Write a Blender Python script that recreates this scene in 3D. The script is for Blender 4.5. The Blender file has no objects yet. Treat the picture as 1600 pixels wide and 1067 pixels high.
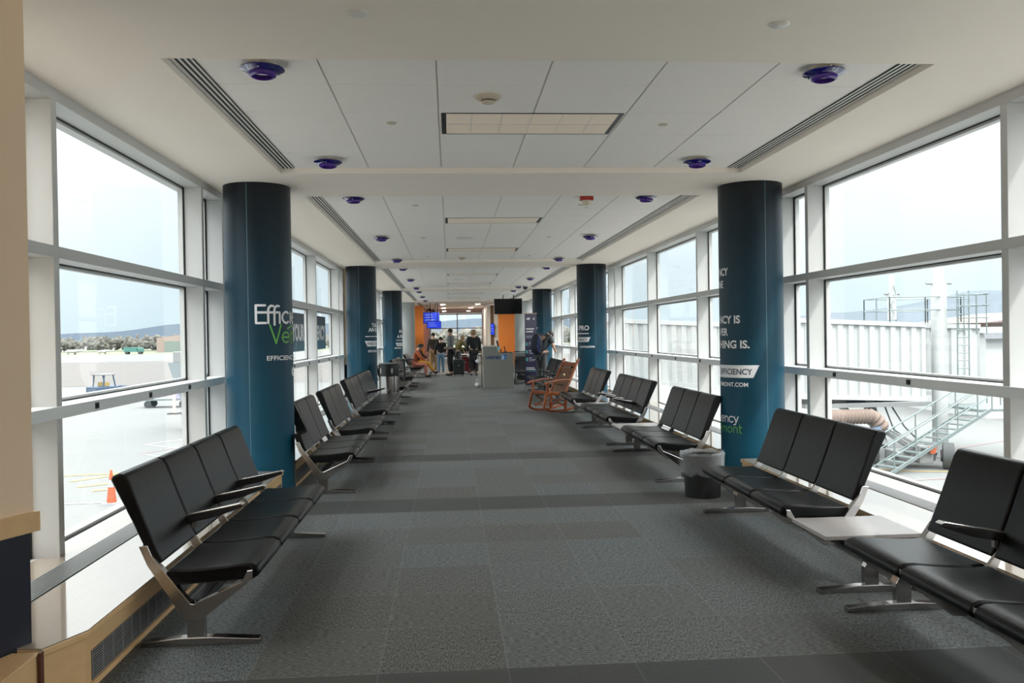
import bpy, bmesh, math, random
from math import sin, cos, pi, radians, atan2, asin, sqrt
from mathutils import Vector, Matrix
random.seed(7)
C = bpy.context.scene.collection
S = bpy.context.scene

# ------------------------------------------------------------------ camera
F_PX = 1328.9
cd = bpy.data.cameras.new('camera'); cam = bpy.data.objects.new('camera', cd); C.objects.link(cam)
cd.sensor_width = 36; cd.lens = F_PX / 1600 * 36; cd.clip_start = .05; cd.clip_end = 20000
ya, pt, ro = .0732, -.0085, -.0159
Fv = Vector((sin(ya)*cos(pt), cos(ya)*cos(pt), sin(pt)))
Rv = Vector((cos(ya), -sin(ya), 0)); Uv = Rv.cross(Fv)
R2 = cos(ro)*Rv + sin(ro)*Uv; U2 = -sin(ro)*Rv + cos(ro)*Uv
cam.matrix_world = Matrix(((R2.x, U2.x, -Fv.x, 0), (R2.y, U2.y, -Fv.y, 0), (R2.z, U2.z, -Fv.z, 1.57), (0, 0, 0, 1)))
S.camera = cam

# ------------------------------------------------------------------ world, sun, exposure
S.view_settings.view_transform = 'Standard'; S.view_settings.look = 'None'
S.view_settings.gamma = 1; S.view_settings.use_curve_mapping = False
S.view_settings.exposure = 0.58
w = bpy.data.worlds.new('sky'); S.world = w; w.use_nodes = True
nt = w.node_tree; nt.nodes.clear()
out = nt.nodes.new('ShaderNodeOutputWorld'); bg = nt.nodes.new('ShaderNodeBackground')
tc = nt.nodes.new('ShaderNodeTexCoord'); sp = nt.nodes.new('ShaderNodeSeparateXYZ')
ra = nt.nodes.new('ShaderNodeValToRGB'); nz = nt.nodes.new('ShaderNodeTexNoise'); mx = nt.nodes.new('ShaderNodeMixRGB')
nt.links.new(tc.outputs['Generated'], sp.inputs[0]); nt.links.new(sp.outputs[2], ra.inputs[0])
ra.color_ramp.elements[0].position = 0.0; ra.color_ramp.elements[0].color = (.66, .80, .87, 1)
for p_, c_ in ((.16, (.88, .97, 1.01, 1)), (.32, (2.0, 2.1, 2.15, 1))): e_ = ra.color_ramp.elements.new(p_); e_.color = c_
ra.color_ramp.elements[-1].position = .62; ra.color_ramp.elements[-1].color = (5.6, 5.7, 5.7, 1)
nz.inputs['Scale'].default_value = 2.2; nz.inputs['Detail'].default_value = 5
nt.links.new(tc.outputs['Generated'], nz.inputs['Vector'])
mp = nt.nodes.new('ShaderNodeMapRange'); mp.inputs[1].default_value = .42; mp.inputs[2].default_value = .62
mp.inputs[3].default_value = 0; mp.inputs[4].default_value = .6
nt.links.new(nz.outputs[0], mp.inputs[0]); nt.links.new(mp.outputs[0], mx.inputs[0])
nt.links.new(ra.outputs[0], mx.inputs[1]); mx.blend_type = 'MULTIPLY'; mx.inputs[2].default_value = (1.18, 1.10, 1.06, 1)
nt.links.new(mx.outputs[0], bg.inputs[0]); bg.inputs[1].default_value = .87
nt.links.new(bg.outputs[0], out.inputs[0])
sd = bpy.data.lights.new('sun', 'SUN'); sun = bpy.data.objects.new('sun', sd); C.objects.link(sun)
sd.energy = 1.6; sd.angle = radians(2.5); sd.color = (1, .97, .92)
sun.rotation_euler = Vector((.55, -.75, 1.0)).to_track_quat('Z', 'Y').to_euler()
sun.location = (40, -50, 70)

# ------------------------------------------------------------------ materials
MATS = {}
def mat(name, col, rough=.6, metal=0, noise=0, nscale=8, bump=0, bscale=60, spec=.5, emit=0, coat=0, stretch=(1, 1, 1)):
    if name in MATS: return MATS[name]
    m = bpy.data.materials.new(name); m.use_nodes = True; t = m.node_tree; b = t.nodes['Principled BSDF']
    b.inputs['Base Color'].default_value = (*col, 1); b.inputs['Roughness'].default_value = rough
    b.inputs['Metallic'].default_value = metal; b.inputs['Specular IOR Level'].default_value = spec
    b.inputs['Coat Weight'].default_value = coat
    if emit:
        b.inputs['Emission Color'].default_value = (*col, 1); b.inputs['Emission Strength'].default_value = emit
    c = t.nodes.new('ShaderNodeTexCoord'); mpn = t.nodes.new('ShaderNodeMapping'); mpn.inputs['Scale'].default_value = stretch
    t.links.new(c.outputs['Object'], mpn.inputs[0])
    if noise:
        n = t.nodes.new('ShaderNodeTexNoise'); n.inputs['Scale'].default_value = nscale; n.inputs['Detail'].default_value = 6
        r = t.nodes.new('ShaderNodeMixRGB'); r.inputs[1].default_value = (*[x*(1-noise) for x in col], 1)
        r.inputs[2].default_value = (*[min(1, x*(1+noise)) for x in col], 1)
        t.links.new(mpn.outputs[0], n.inputs['Vector']); t.links.new(n.outputs[0], r.inputs[0]); t.links.new(r.outputs[0], b.inputs['Base Color'])
    if bump:
        n = t.nodes.new('ShaderNodeTexNoise'); n.inputs['Scale'].default_value = bscale; n.inputs['Detail'].default_value = 4
        u = t.nodes.new('ShaderNodeBump'); u.inputs['Strength'].default_value = bump; u.inputs['Distance'].default_value = .01
        t.links.new(mpn.outputs[0], n.inputs['Vector']); t.links.new(n.outputs[0], u.inputs['Height']); t.links.new(u.outputs[0], b.inputs['Normal'])
    MATS[name] = m; return m

def glass_mat(name, tint, fr=1.0):
    m = bpy.data.materials.new(name); m.use_nodes = True; t = m.node_tree; t.nodes.clear()
    o = t.nodes.new('ShaderNodeOutputMaterial'); mi = t.nodes.new('ShaderNodeMixShader')
    tr = t.nodes.new('ShaderNodeBsdfTransparent'); gl = t.nodes.new('ShaderNodeBsdfGlossy'); lw = t.nodes.new('ShaderNodeLayerWeight')
    pw = t.nodes.new('ShaderNodeMath'); pw.operation = 'POWER'; pw.inputs[1].default_value = 3.5
    mr = t.nodes.new('ShaderNodeMapRange'); mr.inputs[3].default_value = .035*fr; mr.inputs[4].default_value = .55*fr
    tr.inputs[0].default_value = (*tint, 1); gl.inputs['Roughness'].default_value = .02; lw.inputs[0].default_value = .5
    t.links.new(lw.outputs['Facing'], pw.inputs[0]); t.links.new(pw.outputs[0], mr.inputs[0]); t.links.new(mr.outputs[0], mi.inputs[0])
    t.links.new(tr.outputs[0], mi.inputs[1]); t.links.new(gl.outputs[0], mi.inputs[2])
    t.links.new(mi.outputs[0], o.inputs[0]); return m

M_white = mat('painted_white', (.74, .73, .70), .5, noise=.03, nscale=3)
M_ceil = mat('ceiling_white', (.89, .815, .73), .85, noise=.02, nscale=2)
M_tile = mat('ceiling_tile', (.90, .865, .82), .9, noise=.03, nscale=30)
M_groove = mat('ceiling_groove', (.70, .67, .62), .8)
M_alu = mat('window_aluminium', (.57, .57, .56), .45, noise=.02, nscale=4)
M_rail = mat('rail_aluminium', (.80, .83, .84), .4)
M_gasket = mat('black_gasket', (.02, .025, .025), .6)
M_glass = glass_mat('window_glass', (.975, .995, .995), .6)
M_tan = mat('tan_wall', (.88, .67, .47), .8, noise=.04, nscale=3)
M_navy = mat('dark_navy_panel', (.008, .010, .022), .5)
M_maple = mat('maple_wood', (.70, .46, .23), .4, noise=.12, nscale=5, stretch=(6, .6, 6))
M_lam = mat('ledge_laminate', (.37, .31, .245), .10, noise=.07, nscale=6, coat=.7, stretch=(6, .8, 6))
M_grille = mat('grille_metal', (.36, .36, .36), .4, metal=.2)
M_dark = mat('dark_slot', (.012, .012, .014), .7)
M_leather = mat('black_leather', (.0022, .0024, .0028), .36, noise=.2, nscale=7, bump=.12, bscale=14, spec=.27)
M_cap = mat('bright_polished_edge', (.90, .88, .86), .22, metal=1)
M_chrome = mat('polished_aluminium', (.60, .58, .57), .15, metal=1)
M_steel = mat('brushed_steel', (.40, .385, .375), .2, metal=1)
M_beam = mat('black_beam', (.02, .02, .022), .4)
M_table = mat('grey_table_laminate', (.42, .39, .38), .3, noise=.05)
M_bluelamp = mat('cobalt_glass', (.005, .004, .15), .12, coat=.6, spec=.8)
M_purple = mat('violet_glass', (.06, .010, .26), .2, spec=.8)
M_rust = mat('orange_wall', (.88, .29, .06), .7, noise=.05)
M_maroon = mat('maroon_wall', (.20, .035, .012), .7, noise=.05)
M_greycol = mat('grey_column_paint', (.36, .38, .37), .6)
M_letter = mat('white_lettering', (.86, .86, .88), .6)
M_green = mat('green_lettering', (.16, .50, .10), .6)
M_inkdark = mat('dark_lettering', (.03, .07, .10), .6)
M_black = mat('black_plastic', (.012, .012, .013), .4)
M_screen = mat('screen_off', (.006, .006, .007), .12)
M_desk = mat('grey_desk_laminate', (.23, .23, .21), .5, noise=.05)
M_wood = mat('rocker_wood', (.30, .075, .018), .32, noise=.25, nscale=9, stretch=(1, 1, 5), coat=.3)
M_cane = mat('rocker_leather', (.15, .06, .02), .45, noise=.25, nscale=14)
M_brass = mat('brass_nails', (.85, .66, .42), .25, metal=.8)
M_beige = mat('beige_plastic', (.62, .54, .42), .5)
M_red = mat('red_plastic', (.45, .03, .02), .4)
M_bag = glass_mat('clear_bag', (.85, .88, .9), 1)
M_conc = mat('apron_concrete', (.124, .131, .129), .9, noise=.10, nscale=.15, stretch=(1, 1, 1))
M_grass = mat('dry_grass', (0.133, 0.147, 0.098), .95, noise=.15, nscale=.05)
M_asph = mat('taxiway_asphalt', (.096, .090, .085), .95, noise=.08, nscale=.05)
M_hill = mat('hazed_hill', (0.133, 0.168, 0.21), 1, noise=.06, nscale=.002)  # atmospheric blue of the distance is put into the base colour
M_mount = mat('hazed_mountain', (0.224, 0.259, 0.294), 1, noise=.05, nscale=.002)  # paler blue: distance haze painted into the colour
M_tree = mat('bare_tree', (0.119, 0.1155, 0.1015), 1, noise=.35, nscale=.25)
M_jet = mat('white_corrugated_steel', (.38, .395, .395), .5)
M_jetg = mat('light_grey_steel', (0.182, 0.189, 0.189), .5)
M_galv = mat('galvanised_steel', (0.168, 0.203, 0.203), .45, metal=.3)
M_tyre = mat('tyre_rubber', (.05, .055, .055), .8)
M_duct = mat('duct_fabric', (0.189, 0.14, 0.1155), .8, noise=.15)
M_orange = mat('cone_orange', (0.35, 0.07, 0.021), .6)
M_yellow = mat('yellow_paint', (0.294, 0.217, 0.084), .8)
M_pink = mat('red_line_paint', (0.266, 0.14, 0.147), .8)
M_wline = mat('white_line_paint', (0.315, 0.322, 0.322), .8)
M_tug = mat('tug_blue', (0.042, 0.07, 0.119), .5)
M_skin = mat('skin', (.55, .32, .23), .55)
M_hair = mat('dark_hair', (.02, .015, .012), .6)
M_blond = mat('blond_hair', (.34, .22, .12), .7, noise=.2)

def carpet():
    m = bpy.data.materials.new('carpet_tiles'); m.use_nodes = True; t = m.node_tree; N = t.nodes; L = t.links
    b = N['Principled BSDF']; b.inputs['Roughness'].default_value = .95; b.inputs['Specular IOR Level'].default_value = .3; b.inputs['Roughness'].default_value = .62; b.inputs['Sheen Weight'].default_value = .05; b.inputs['Sheen Roughness'].default_value = .4
    c = N.new('ShaderNodeTexCoord'); s = N.new('ShaderNodeSeparateXYZ'); L.new(c.outputs['Object'], s.inputs[0])
    def mth(op, a, bb=None, v=None):
        n = N.new('ShaderNodeMath'); n.operation = op
        for i, x in enumerate((a, bb)):
            if x is None: continue
            if isinstance(x, (int, float)): n.inputs[i].default_value = x
            else: L.new(x, n.inputs[i])
        return n.outputs[0]
    T = .6055
    xs = mth('DIVIDE', mth('ADD', s.outputs[0], .36+T*20), T); ys = mth('DIVIDE', mth('ADD', s.outputs[1], -3.98+T*20), T)
    fx = mth('FLOOR', xs); fy = mth('FLOOR', ys); rx = mth('FRACT', xs); ry = mth('FRACT', ys)
    cb = N.new('ShaderNodeCombineXYZ'); L.new(fx, cb.inputs[0]); L.new(fy, cb.inputs[1])
    wn = N.new('ShaderNodeTexWhiteNoise'); wn.noise_dimensions = '2D'; L.new(cb.outputs[0], wn.inputs['Vector'])
    # running threads: noise stretched along or across depending on tile
    def thr(sx, sy):
        mp = N.new('ShaderNodeMapping'); mp.inputs['Scale'].default_value = (sx, sy, 1); L.new(c.outputs['Object'], mp.inputs[0])
        n = N.new('ShaderNodeTexNoise'); n.inputs['Scale'].default_value = 1; n.inputs['Detail'].default_value = 3; L.new(mp.outputs[0], n.inputs['Vector']); return n.outputs[0]
    tv = thr(150, 36); th = thr(36, 150)
    alt = mth('MODULO', mth('ADD', fx, fy), 2.0)
    mixn = N.new('ShaderNodeMix'); L.new(alt, mixn.inputs[0]); L.new(tv, mixn.inputs[2]); L.new(th, mixn.inputs[3])
    thread = mixn.outputs[0]
    # solid border rows
    band = mth('MAXIMUM', mth('COMPARE', fy, 26.0), mth('COMPARE', fy, 19.0))
    for nn in [n for n in N if n.type == 'MATH' and n.operation == 'COMPARE']: nn.inputs[2].default_value = .2
    for yb in (31.,):
        q = N.new('ShaderNodeMath'); q.operation = 'COMPARE'; q.inputs[2].default_value = .2; q.inputs[1].default_value = yb; L.new(fy, q.inputs[0])
        band = mth('MAXIMUM', band, q.outputs[0])
    tone = mth('ADD', mth('MULTIPLY', wn.outputs['Value'], .42), .79)
    mr = N.new('ShaderNodeMapRange'); mr.inputs[1].default_value = .32; mr.inputs[2].default_value = .68; mr.inputs[3].default_value = .08; mr.inputs[4].default_value = 2.15
    L.new(thread, mr.inputs[0])
    k = mth('MULTIPLY', tone, mr.outputs[0])
    fine = thr(420, 420)
    kb = mth('ADD', mth('MULTIPLY', fine, .25), .36)
    mk = N.new('ShaderNodeMix'); L.new(band, mk.inputs[0]); L.new(k, mk.inputs[2]); L.new(kb, mk.inputs[3])
    # seams
    seam = mth('MAXIMUM', mth('LESS_THAN', rx, .014), mth('LESS_THAN', ry, .014))
    k2 = mth('ADD', mk.outputs[0], mth('MULTIPLY', seam, .38))
    col = N.new('ShaderNodeMixRGB'); col.blend_type = 'MULTIPLY'; col.inputs[0].default_value = 1
    hue = N.new('ShaderNodeMixRGB'); hue.inputs[1].default_value = (.086, .086, .079, 1); hue.inputs[2].default_value = (.067, .078, .079, 1)
    L.new(wn.outputs['Value'], hue.inputs[0]); L.new(hue.outputs[0], col.inputs[1]); L.new(k2, col.inputs[2]); L.new(col.outputs[0], b.inputs['Base Color'])
    bu = N.new('ShaderNodeBump'); bu.inputs['Strength'].default_value = .8; bu.inputs['Distance'].default_value = .004; L.new(thread, bu.inputs['Height']); L.new(bu.outputs[0], b.inputs['Normal'])
    return m
M_carpet = carpet()

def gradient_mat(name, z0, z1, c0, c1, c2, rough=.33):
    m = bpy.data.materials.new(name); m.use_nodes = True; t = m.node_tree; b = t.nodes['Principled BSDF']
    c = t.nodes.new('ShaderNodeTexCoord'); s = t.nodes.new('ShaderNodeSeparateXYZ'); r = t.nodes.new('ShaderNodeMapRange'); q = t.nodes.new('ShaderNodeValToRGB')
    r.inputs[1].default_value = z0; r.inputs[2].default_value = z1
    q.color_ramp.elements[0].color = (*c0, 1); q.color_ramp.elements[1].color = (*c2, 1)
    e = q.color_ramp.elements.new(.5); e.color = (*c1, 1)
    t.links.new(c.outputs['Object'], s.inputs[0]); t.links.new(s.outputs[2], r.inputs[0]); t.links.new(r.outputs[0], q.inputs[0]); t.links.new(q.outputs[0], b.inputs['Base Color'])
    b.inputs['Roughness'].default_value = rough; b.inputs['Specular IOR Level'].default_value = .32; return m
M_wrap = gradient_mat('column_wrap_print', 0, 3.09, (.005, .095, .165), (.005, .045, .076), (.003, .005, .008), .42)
M_decal = gradient_mat('window_banner_print', 1.33, 1.98, (.03, .14, .22), (.04, .10, .15), (.06, .075, .10), .5)
M_banner = gradient_mat('banner_print', 0, 2.2, (.01, .012, .035), (.06, .055, .12), (.17, .16, .22), .5)

# ------------------------------------------------------------------ geometry helpers
class MB:
    def __init__(s): s.v = []; s.f = []; s.mi = []; s.m = 0
    def add(s, vs, fs):
        o = len(s.v); s.v += [tuple(p) for p in vs]; s.f += [tuple(i+o for i in f) for f in fs]; s.mi += [s.m]*len(fs); return s
    def use(s, i): s.m = i; return s
    def box(s, x0, x1, y0, y1, z0, z1):
        x0, x1 = sorted((x0, x1)); y0, y1 = sorted((y0, y1)); z0, z1 = sorted((z0, z1))
        return s.add([(x0,y0,z0),(x1,y0,z0),(x1,y1,z0),(x0,y1,z0),(x0,y0,z1),(x1,y0,z1),(x1,y1,z1),(x0,y1,z1)],
                     [(0,3,2,1),(4,5,6,7),(0,1,5,4),(1,2,6,5),(2,3,7,6),(3,0,4,7)])
    def prism(s, poly, a, b, axis='y'):
        n = len(poly)
        def P(p, t): return {'y': (p[0], t, p[1]), 'x': (t, p[0], p[1]), 'z': (p[0], p[1], t)}[axis]
        vs = [P(p, a) for p in poly] + [P(p, b) for p in poly]
        fs = [tuple(range(n)), tuple(range(2*n-1, n-1, -1))] + [(i, i+n, (i+1) % n+n, (i+1) % n) for i in range(n)]
        return s.add(vs, fs)
    def tube(s, pts, r, n=8, closed=False):
        pts = [Vector(p) for p in pts]; m = len(pts); rs = r if isinstance(r, (list, tuple)) else [r]*m
        base = len(s.v); up = Vector((0, 0, 1)); rings = []
        for i, p in enumerate(pts):
            if closed: d = pts[(i+1) % m]-pts[i-1]
            else: d = pts[min(i+1, m-1)]-pts[max(i-1, 0)]
            if d.length < 1e-9: d = Vector((0, 0, 1))
            d.normalize(); a = d.cross(up)
            if a.length < .05: a = d.cross(Vector((1, 0, 0)))
            a.normalize(); b = d.cross(a)
            rings.append([p + a*rs[i]*cos(2*pi*k/n) + b*rs[i]*sin(2*pi*k/n) for k in range(n)])
        vs = [q for g in rings for q in g]; fs = []
        for i in range(m if closed else m-1):
            j = (i+1) % m
            for k in range(n): fs.append((i*n+k, i*n+(k+1) % n, j*n+(k+1) % n, j*n+k))
        if not closed: fs += [tuple(range(n-1, -1, -1)), tuple((m-1)*n+k for k in range(n))]
        return s.add(vs, fs)
    def bar(s, a, b, w, h):     # rectangular bar between two points
        a = Vector(a); b = Vector(b); d = (b-a).normalized(); x = d.cross(Vector((0, 0, 1)))
        if x.length < .05: x = Vector((1, 0, 0))
        x.normalize(); u = x.cross(d); x *= w/2; u *= h/2
        return s.add([a-x-u, a+x-u, a+x+u, a-x+u, b-x-u, b+x-u, b+x+u, b-x+u],
                     [(0,1,2,3),(7,6,5,4),(0,4,5,1),(1,5,6,2),(2,6,7,3),(3,7,4,0)])
    def lathe(s, prof, n=32, cx=0, cy=0, cz=0, cap=True):
        m = len(prof); vs = [(cx+r*cos(2*pi*k/n), cy+r*sin(2*pi*k/n), cz+z) for r, z in prof for k in range(n)]; fs = []
        for i in range(m-1):
            for k in range(n): fs.append((i*n+k, i*n+(k+1) % n, (i+1)*n+(k+1) % n, (i+1)*n+k))
        if cap: fs += [tuple(range(n-1, -1, -1)), tuple((m-1)*n+k for k in range(n))]
        return s.add(vs, fs)
    def ell(s, c, r, n=14, m=9, jit=0):
        vs = [(c[0], c[1], c[2]-r[2])]
        for i in range(1, m):
            a = -pi/2+pi*i/m
            for k in range(n):
                j = 1+random.uniform(-jit, jit)
                vs.append((c[0]+r[0]*cos(a)*cos(2*pi*k/n)*j, c[1]+r[1]*cos(a)*sin(2*pi*k/n)*j, c[2]+r[2]*sin(a)*j))
        vs.append((c[0], c[1], c[2]+r[2])); fs = []
        for k in range(n): fs.append((0, 1+(k+1) % n, 1+k))
        for i in range(m-2):
            for k in range(n): fs.append((1+i*n+k, 1+i*n+(k+1) % n, 1+(i+1)*n+(k+1) % n, 1+(i+1)*n+k))
        t = len(vs)-1
        for k in range(n): fs.append((t, 1+(m-2)*n+k, 1+(m-2)*n+(k+1) % n))
        return s.add(vs, fs)
    def build(s, name, mats, parent=None, bevel=0, smooth=False, seg=2, sub=0):
        me = bpy.data.meshes.new(name); me.from_pydata(s.v, [], s.f)
        for m in (mats if isinstance(mats, (list, tuple)) else [mats]): me.materials.append(m)
        for p, i in zip(me.polygons, s.mi): p.material_index = i
        bm = bmesh.new(); bm.from_mesh(me); bmesh.ops.recalc_face_normals(bm, faces=bm.faces); bm.to_mesh(me); bm.free()
        if smooth:
            for p in me.polygons: p.use_smooth = True
            try: me.set_sharp_from_angle(angle=radians(40))
            except Exception: pass
        o = bpy.data.objects.new(name, me); C.objects.link(o)
        if parent: o.parent = parent
        if bevel:
            b = o.modifiers.new('bevel', 'BEVEL'); b.width = bevel; b.segments = seg; b.limit_method = 'ANGLE'; b.angle_limit = radians(35)
        if sub:
            q = o.modifiers.new('sub', 'SUBSURF'); q.levels = sub; q.render_levels = sub
        return o
def thing(name, label, cat, loc=(0, 0, 0), rz=0, group=None):
    o = bpy.data.objects.new(name, None); C.objects.link(o); o.empty_display_size = .1
    o.location = loc; o.rotation_euler = (0, 0, rz); o['label'] = label; o['category'] = cat
    if group: o['group'] = group
    return o
def tag(o, label, cat, group=None, kind=None):
    o['label'] = label; o['category'] = cat
    if group: o['group'] = group
    if kind: o['kind'] = kind
    return o
def struct(o): o['kind'] = 'structure'; return o
def dup(root, loc=None, rz=None, label=None, group=None):
    r = root.copy(); C.objects.link(r)
    if loc is not None: r.location = loc
    if rz is not None: r.rotation_euler = (0, 0, rz)
    if label: r['label'] = label
    if group: r['group'] = group
    for ch in list(root.children):
        c = ch.copy(); C.objects.link(c); c.parent = r
        for g in list(ch.children):
            d = g.copy(); C.objects.link(d); d.parent = c
    return r

def text2d(txt, h, width=None, bold=.0, align='LEFT', shear=0):
    """flat text mesh: list of verts (x,y), faces; cap height h; optional forced total width"""
    cu = bpy.data.curves.new('lettering', 'FONT'); cu.body = txt; cu.size = 1; cu.offset = bold; cu.resolution_u = 4; cu.shear = shear
    o = bpy.data.objects.new('lettering', cu); C.objects.link(o)
    dg = bpy.context.evaluated_depsgraph_get(); me = bpy.data.meshes.new_from_object(o.evaluated_get(dg))
    xs = [v.co.x for v in me.vertices]
    x0, x1 = min(xs), max(xs)
    k = h/.729; kx = k if width is None else width/(x1-x0)
    bm = bmesh.new(); bm.from_mesh(me)
    for v in bm.verts: v.co = Vector(((v.co.x-x0)*kx, v.co.y*k, 0))
    W = (x1-x0)*kx
    bpy.data.objects.remove(o); bpy.data.curves.remove(cu); bpy.data.meshes.remove(me)
    off = {'LEFT': 0, 'RIGHT': -W, 'CENTER': -W/2}[align]
    for v in bm.verts: v.co.x += off
    return bm, W
def cut_cols(bm, step=.02):
    xs = [v.co.x for v in bm.verts]
    if not xs: return
    a, b = min(xs), max(xs); x = math.floor(a/step)*step+step
    while x < b:
        bmesh.ops.bisect_plane(bm, geom=bm.verts[:]+bm.edges[:]+bm.faces[:], plane_co=(x, 0, 0), plane_no=(1, 0, 0)); x += step
def bm_obj(bm, name, m, parent):
    me = bpy.data.meshes.new(name); bm.to_mesh(me); bm.free(); me.materials.append(m)
    o = bpy.data.objects.new(name, me); C.objects.link(o); o.parent = parent; return o
def wrap_on(bm, r, phi, z, name, m, parent, eps=.002):
    cut_cols(bm)
    for v in bm.verts:
        a = phi + v.co.x/r; y = v.co.y; v.co = Vector(((r+eps)*sin(a), -(r+eps)*cos(a), z+y))
    return bm_obj(bm, name, m, parent)
def poly_bm(pts):
    bm = bmesh.new(); bm.faces.new([bm.verts.new((x, y, 0)) for x, y in pts]); return bm
def strokes_bm(strokes, w):
    """rounded strokes: list of polylines in 2D"""
    bm = bmesh.new()
    for st in strokes:
        for i in range(len(st)-1):
            a = Vector(st[i]); b = Vector(st[i+1]); d = (b-a)
            if d.length < 1e-6: continue
            d.normalize(); n = Vector((-d.y, d.x))*w/2
            bm.faces.new([bm.verts.new((*p, 0)) for p in (a-n, b-n, b+n, a+n)])
        for p in st:
            bm.faces.new([bm.verts.new((p[0]+w/2*cos(2*pi*k/10), p[1]+w/2*sin(2*pi*k/10), 0)) for k in range(10)])
    return bm

# ------------------------------------------------------------------ room shell
XL, XR = -2.346, 3.62
ZS, ZC = 3.09, 3.142
LZ = .28            # ledge height
COLY = [8.747, 18.783, 28.934, 39.0]
CXL, CXR, CR = -1.912, 3.1705, .3267
mb = MB().box(-3.2, XR+.2, -5, 3.9, -.3, 0).box(XL-.2, XR+.2, 3.9, 62, -.3, 0); struct(mb.build('floor', M_carpet))

coffers = [(4.73, 8.02), (9.33, 17.78), (19.36, 27.95), (29.4, 38.0), (39.5, 48.0)]
cx0, cx1 = -1.535, 2.82
mb = MB().box(XL-.35, cx0, -5, 62, ZS, ZC+.25).box(cx1, XR+.35, -5, 62, ZS, ZC+.25)
ys = [-5] + [y for c in coffers for y in c] + [62]
for i in range(0, len(ys), 2): mb.box(cx0, cx1, ys[i], ys[i+1], ZS, ZC+.25)
mb.use(1)
for a, b in coffers: mb.box(cx0, cx1, a, b, ZC+.0055, ZC+.25)
ceil = struct(mb.build('ceiling', [M_ceil, M_groove]))
g0, W, y1, D = -.7241, .6726, 5.3634, .6627
for ci, (a, b) in enumerate(coffers):
    mt = MB(); xs = [cx0+.13, *[g0+i*W for i in range(5)], cx1-.13]
    first = y1 + math.ceil((a-y1)/D)*D
    yl = [a]; y = first
    while y < b-.02:
        if y > a+.05: yl.append(y)
        y += D
    yl.append(b)
    for i in range(6):
        for j in range(len(yl)-1):
            gx = .006
            mt.box(xs[i]+(gx if i else 0), xs[i+1]-(gx if i < 5 else 0), yl[j]+.0022, yl[j+1]-.0022, ZC, ZC+.006)
    o = mt.build('ceiling_tile_field', M_tile, ceil, bevel=.0015, seg=1)
    o.name = 'tile_panels'

# linear slot vents beside each coffer
def slot_vent(x0, x1, y0, y1, label, mirror=False):
    t = thing('ceiling_vent', label, 'vent', ((x0+x1)/2, y0, ZC-.012))
    w2 = (x1-x0)/2; Ln = y1-y0
    MB().box(-w2, w2, 0, Ln, .003, .010).build('backing', M_dark, t)
    f = MB()
    ed = [0, .026, .046, .060, .080, .094, .114, 2*w2]
    if mirror: ed = [2*w2-v for v in ed[::-1]]
    for i in range(0, 8, 2): f.box(-w2+ed[i], -w2+ed[i+1], 0, Ln, .001, .003)
    f.build('slats', M_white, t)
    return t
nm = ['first', 'second', 'third', 'fourth', 'fifth']
for i, (a, b) in enumerate(coffers):
    slot_vent(cx0+.004, cx0+.13, a+.01, b-.02, 'long white three-slot ceiling vent on the left side of the %s ceiling recess' % nm[i])
    slot_vent(cx1-.13, cx1-.004, a+.01, b-.02, 'long white three-slot ceiling vent on the right side of the %s ceiling recess' % nm[i], True)

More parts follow.
